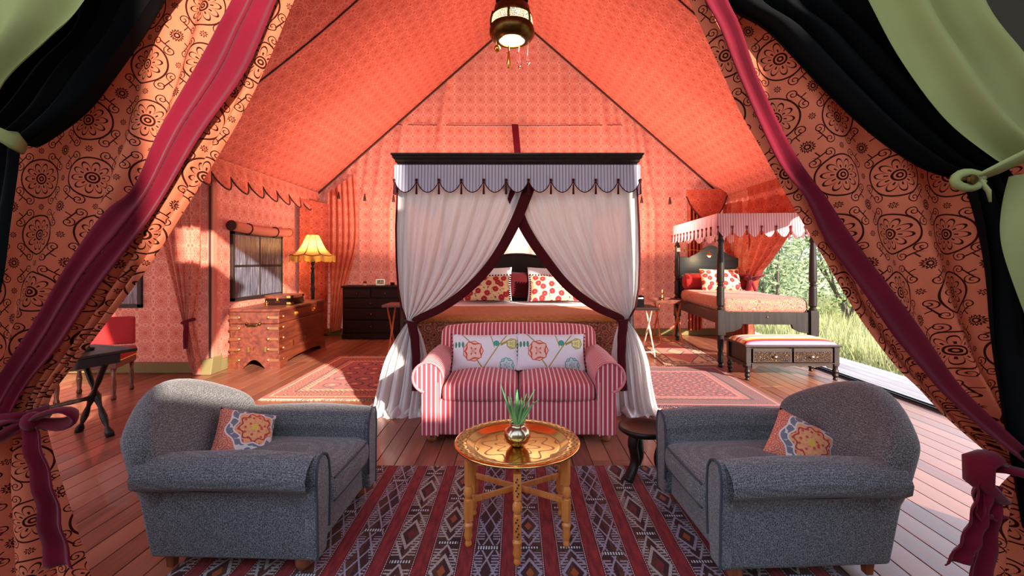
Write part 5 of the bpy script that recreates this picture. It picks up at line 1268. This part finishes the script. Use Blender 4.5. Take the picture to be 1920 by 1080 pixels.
out = rows([(100, -420), (-60, -200), (-60, 0), (-60, 90), (-60, 200), (-60, 300), (-70, 390), (-90, 500), (-100, 595), (-90, 680), (-70, 740), (-50, 790)], DL_+0.02)
drape(out, inn, 6.0, 0.024, 150, 90, phase=0.6, pw=3.0, second=0.05, uv='world', ampt=lambda v: 0.35+0.65*v).build('upper_flap', m_flap, FL, smooth=True, world=True)
lo_i = rows([(76, 790), (86, 830), (108, 900), (135, 980), (162, 1080), (190, 1200), (215, 1330)], DL_)
lo_o = rows([(-50, 790), (-100, 830), (-190, 900), (-260, 980), (-320, 1080), (-360, 1200), (-380, 1330)], DL_+0.02)
drape(lo_o, lo_i, 6, 0.035, 120, 50, phase=1.0, uv='world', ampt=lambda v: 0.5+0.5*v).build('lower_flap', m_flap, FL, smooth=True, world=True)
bl_l = rows([(660, -420), (545, -200), (463, 0), (425, 70), (385, 140), (325, 250), (277, 353), (222, 400), (167, 480), (95, 600), (33, 693), (10, 760), (25, 790)], DL_)
bl_m = rows([(700, -420), (585, -200), (500, 0), (462, 75), (425, 148), (362, 250), (305, 356), (255, 425), (188, 510), (118, 620), (56, 710), (30, 765), (38, 790)], DL_)
bl_r = rows([(738, -420), (625, -200), (540, 0), (506, 80), (467, 157), (400, 255), (335, 360), (280, 440), (207, 540), (140, 640), (80, 710), (52, 765), (50, 790)], DL_)
strip(bl_l, bl_m, m_velvet, 'velvet_band', FL, -0.045); strip(bl_m, bl_r, m_velvet, 'velvet_band', FL, -0.04)
c = P(60, 790, DL_-0.06)
MB().tube([P(-90, 850, DL_-0.04), P(-40, 835, DL_-0.055), P(0, 822, DL_-0.06), P(30, 800, DL_-0.06), P(62, 785, DL_-0.06)], [0.03, 0.032, 0.034, 0.032, 0.02], 10, 0.4).build('tieback', m_velvet, FL, smooth=True, world=True)
MB().tube([P(-90, 780, DL_+0.05), P(-20, 785, DL_-0.05), P(40, 780, DL_-0.06), P(80, 770, DL_-0.02), P(90, 780, DL_+0.06)], [0.02, 0.028, 0.03, 0.026, 0.02], 10, 0.4).build('tieback', m_velvet, FL, smooth=True, world=True)
bow(FL, c, 1, m_velvet, 0.9)
tail(FL, [P(60, 800, 1.43), P(74, 860, 1.42), P(92, 930, 1.42), P(104, 1000, 1.43), P(118, 1062, 1.43)], 0.085, m_velvet)

DR_ = 1.46
FR = thing('entrance_flap', 'salmon printed entrance flap gathered by claret bow on the right', 'curtain', (1.55, DR_, 0.2))
inn = rows([(1060, -420), (1200, -200), (1290, 0), (1340, 110), (1387, 213), (1420, 273), (1467, 360), (1533, 473), (1600, 587), (1668, 680), (1713, 725), (1765, 780), (1850, 852), (1905, 885)], DR_)
out = rows([(1700, -420), (1960, -200), (1980, 0), (1990, 110), (2000, 213), (2010, 273), (2010, 360), (2010, 473), (2010, 587), (2010, 680), (2010, 725), (2010, 780), (2010, 852), (2010, 895)], DR_+0.03)
drape(out, inn, 4.6, 0.030, 150, 90, phase=2.2, pw=1.1, second=0.08, uv='world', ampt=lambda v: 0.5+0.55*v).build('upper_flap', m_flap, FR, smooth=True, world=True)
lo_i = rows([(1905, 885), (1868, 930), (1850, 1000), (1835, 1080), (1820, 1200), (1800, 1330)], DR_)
lo_o = rows([(2010, 895), (2060, 930), (2130, 1000), (2200, 1080), (2260, 1200), (2300, 1330)], DR_+0.03)
drape(lo_o, lo_i, 5, 0.035, 110, 50, phase=0.3, uv='world', ampt=lambda v: 0.5+0.5*v).build('lower_flap', m_flap, FR, smooth=True, world=True)
e1 = rows([(1095, -420), (1218, -200), (1298, 0), (1335, 70), (1375, 165), (1440, 310), (1487, 375), (1527, 453), (1583, 530), (1647, 625), (1700, 685), (1750, 740), (1830, 812), (1905, 868)], DR_)
e2 = rows([(1150, -420), (1270, -200), (1340, 0), (1372, 70), (1408, 165), (1472, 300), (1525, 375), (1567, 435), (1625, 515), (1690, 605), (1738, 672), (1782, 728), (1855, 800), (1920, 858)], DR_)
strip(e1, e2, m_velvet_dark if False else m_velvet, 'velvet_band', FR, -0.05)
MB().tube([P(1850, 880, DR_-0.03), P(1880, 878, DR_-0.07), P(1930, 890, DR_-0.07), P(1990, 905, DR_-0.04)], [0.022, 0.03, 0.03, 0.03], 10, 0.4).build('tieback', m_velvet, FR, smooth=True, world=True)
c = P(1856, 878, DR_-0.07); MB().tube([c+Vector((0.05, 0.02, 0.0)), c+Vector((0, 0, 0.035)), c+Vector((-0.035, 0, 0.02)), c+Vector((-0.035, 0, -0.04)), c+Vector((0.02, 0, -0.09)), c+Vector((0.05, 0.01, -0.10))], [0.025, 0.04, 0.045, 0.045, 0.035, 0.02], 10, 0.45).build('bow_loop', m_velvet, FR, smooth=True, world=True)
tail(FR, [P(1845, 900, 1.38), P(1832, 960, 1.38), P(1812, 1015, 1.38), P(1788, 1055, 1.38)], 0.075, m_velvet)
tail(FR, [P(1858, 910, 1.385), P(1850, 980, 1.385), P(1838, 1050, 1.385), P(1828, 1150, 1.385), P(1822, 1230, 1.385)], 0.085, m_velvet)
tail(FR, [P(1838, 880, 1.39), P(1832, 930, 1.39), P(1842, 970, 1.385), P(1868, 965, 1.38)], 0.05, m_velvet)

# black netting, drawn aside with the canvas
def net(label, A, B, folds, T=None, amp=0.03, mat=m_black, name='netting', W=1):
    T = T or thing('net_flap', label, 'curtain', (A[-1][0], A[-1][1], min(a[2] for a in A)))
    drape(A, B, folds, amp, 70, 40, W=W).build(name, mat, T, smooth=True, world=True); return T
D2 = 1.40
A_ = rows([(-80, -420), (-80, -200), (60, -60), (110, 40), (20, 120), (-30, 190), (-60, 250), (-60, 268)], D2+0.02); B_ = rows([(640, -420), (480, -200), (345, -60), (262, 60), (205, 140), (150, 205), (80, 255), (48, 272)], D2)
T = net('black netting flap gathered beside the left printed entrance flap', A_, B_, 4.5)
drape(rows([(-60, 268), (-90, 330), (-120, 430), (-140, 560), (-140, 1000)], D2+0.02), rows([(42, 272), (38, 330), (24, 420), (6, 520), (-30, 650)], D2), 3, 0.02, 50, 24, W=1).build('lower_netting', m_black, T, smooth=True, world=True)
A_ = rows([(1300, -420), (1310, -200), (1345, -20), (1440, 50), (1545, 160), (1640, 250), (1735, 315), (1812, 338)], D2); B_ = rows([(1660, -420), (1650, -200), (1665, -20), (1735, 80), (1800, 160), (1850, 230), (1885, 290), (1888, 310)], D2+0.02)
T = net('black netting flap gathered beside the right printed entrance flap', A_, B_, 4.5)
drape(rows([(1815, 338), (1838, 420), (1856, 520), (1868, 640), (1895, 800), (1930, 1000)], D2), rows([(1890, 310), (1960, 400), (2020, 520), (2040, 640), (2060, 800), (2080, 1000)], D2+0.02), 3.5, 0.03, 60, 30, W=1).build('lower_netting', m_black, T, smooth=True, world=True)
D3 = 1.28
def canvas(label, A, B, T=None, folds=2.5, amp=0.02, nm='canvas'):
    T = T or thing('canvas_flap', label, 'curtain', (A[-1][0], A[-1][1], min(a[2] for a in A)))
    drape(A, B, folds, amp, 60, 40, W=1).build(nm, m_green, T, smooth=True, world=True); return T
T = canvas('olive green canvas flap tied open at top left', rows([(-300, -420), (-260, -200), (-220, 0), (-180, 100), (-140, 180), (-100, 250)], D3+0.02), rows([(420, -420), (290, -200), (160, 0), (90, 65), (0, 148), (-40, 240)], D3), amp=0.022)
MB().tube([P(-90, 225, D3), P(-10, 245, D3-0.03), P(25, 262, D3-0.02), P(45, 278, D3+0.03)], [0.03, 0.034, 0.03, 0.02], 10, 0.35).build('canvas_tie', m_green, T, smooth=True, world=True)
T = canvas('olive green canvas flap tied open at top right', rows([(1420, -420), (1540, -200), (1640, 0), (1700, 110), (1780, 220), (1862, 292), (1890, 312)], D3), rows([(1760, -420), (1800, -200), (1850, 0), (1930, 110), (2010, 220), (2050, 262), (2060, 280)], D3+0.02), amp=0.03, folds=2)
drape(rows([(1895, 330), (1885, 390), (1884, 450), (1900, 520), (1940, 640)], D3), rows([(2060, 300), (2090, 390), (2120, 450), (2150, 520), (2200, 700)], D3+0.02), 2, 0.02, 40, 24, W=1).build('lower_canvas', m_green, T, smooth=True, world=True)
drape(rows([(1760, -420), (1790, -200), (1822, 0), (1890, 100), (1960, 200)], D3+0.06), rows([(2200, -420), (2250, -200), (2300, 0), (2350, 100), (2400, 200)], D3+0.2), 2, 0.02, 40, 24, W=1).build('outer_canvas', plain('green_canvas_painted_shade', rgb(48, 42, 24), 0.9), T, smooth=True, world=True)  # green canvas in shade, the darkness put into its colour
MB().tube([P(1800, 335, D3+0.02), P(1840, 330, D3-0.03), P(1880, 312, D3-0.04), P(1925, 290, D3-0.04), P(2000, 260, D3)], [0.018, 0.026, 0.032, 0.034, 0.034], 10, 0.3).build('canvas_tie', m_green, T, smooth=True, world=True)
c = P(1815, 338, D3-0.03)
MB().tube([c+Vector((0.03*cos(a)*1.2, 0, 0.02*sin(a))) for a in [2*pi*k/14 for k in range(15)]], 0.012, 8).build('knot', m_green, T, smooth=True, world=True)
MB().lathe([(0.001, 0.006), (0.012, 0.005), (0.014, 0), (0.012, -0.004)], (c.x, c.y-0.012, c.z), 14, M=Matrix.Rotation(pi/2, 3, 'X')).build('toggle', m_brass_dark, T, world=True)
MB().tube([c+Vector((0.03, 0, 0)), c+Vector((0.045, -0.01, -0.03)), c+Vector((0.05, -0.01, -0.06))], [0.014, 0.012, 0.006], 8, 0.5).build('tie_end', m_green, T, smooth=True, world=True)
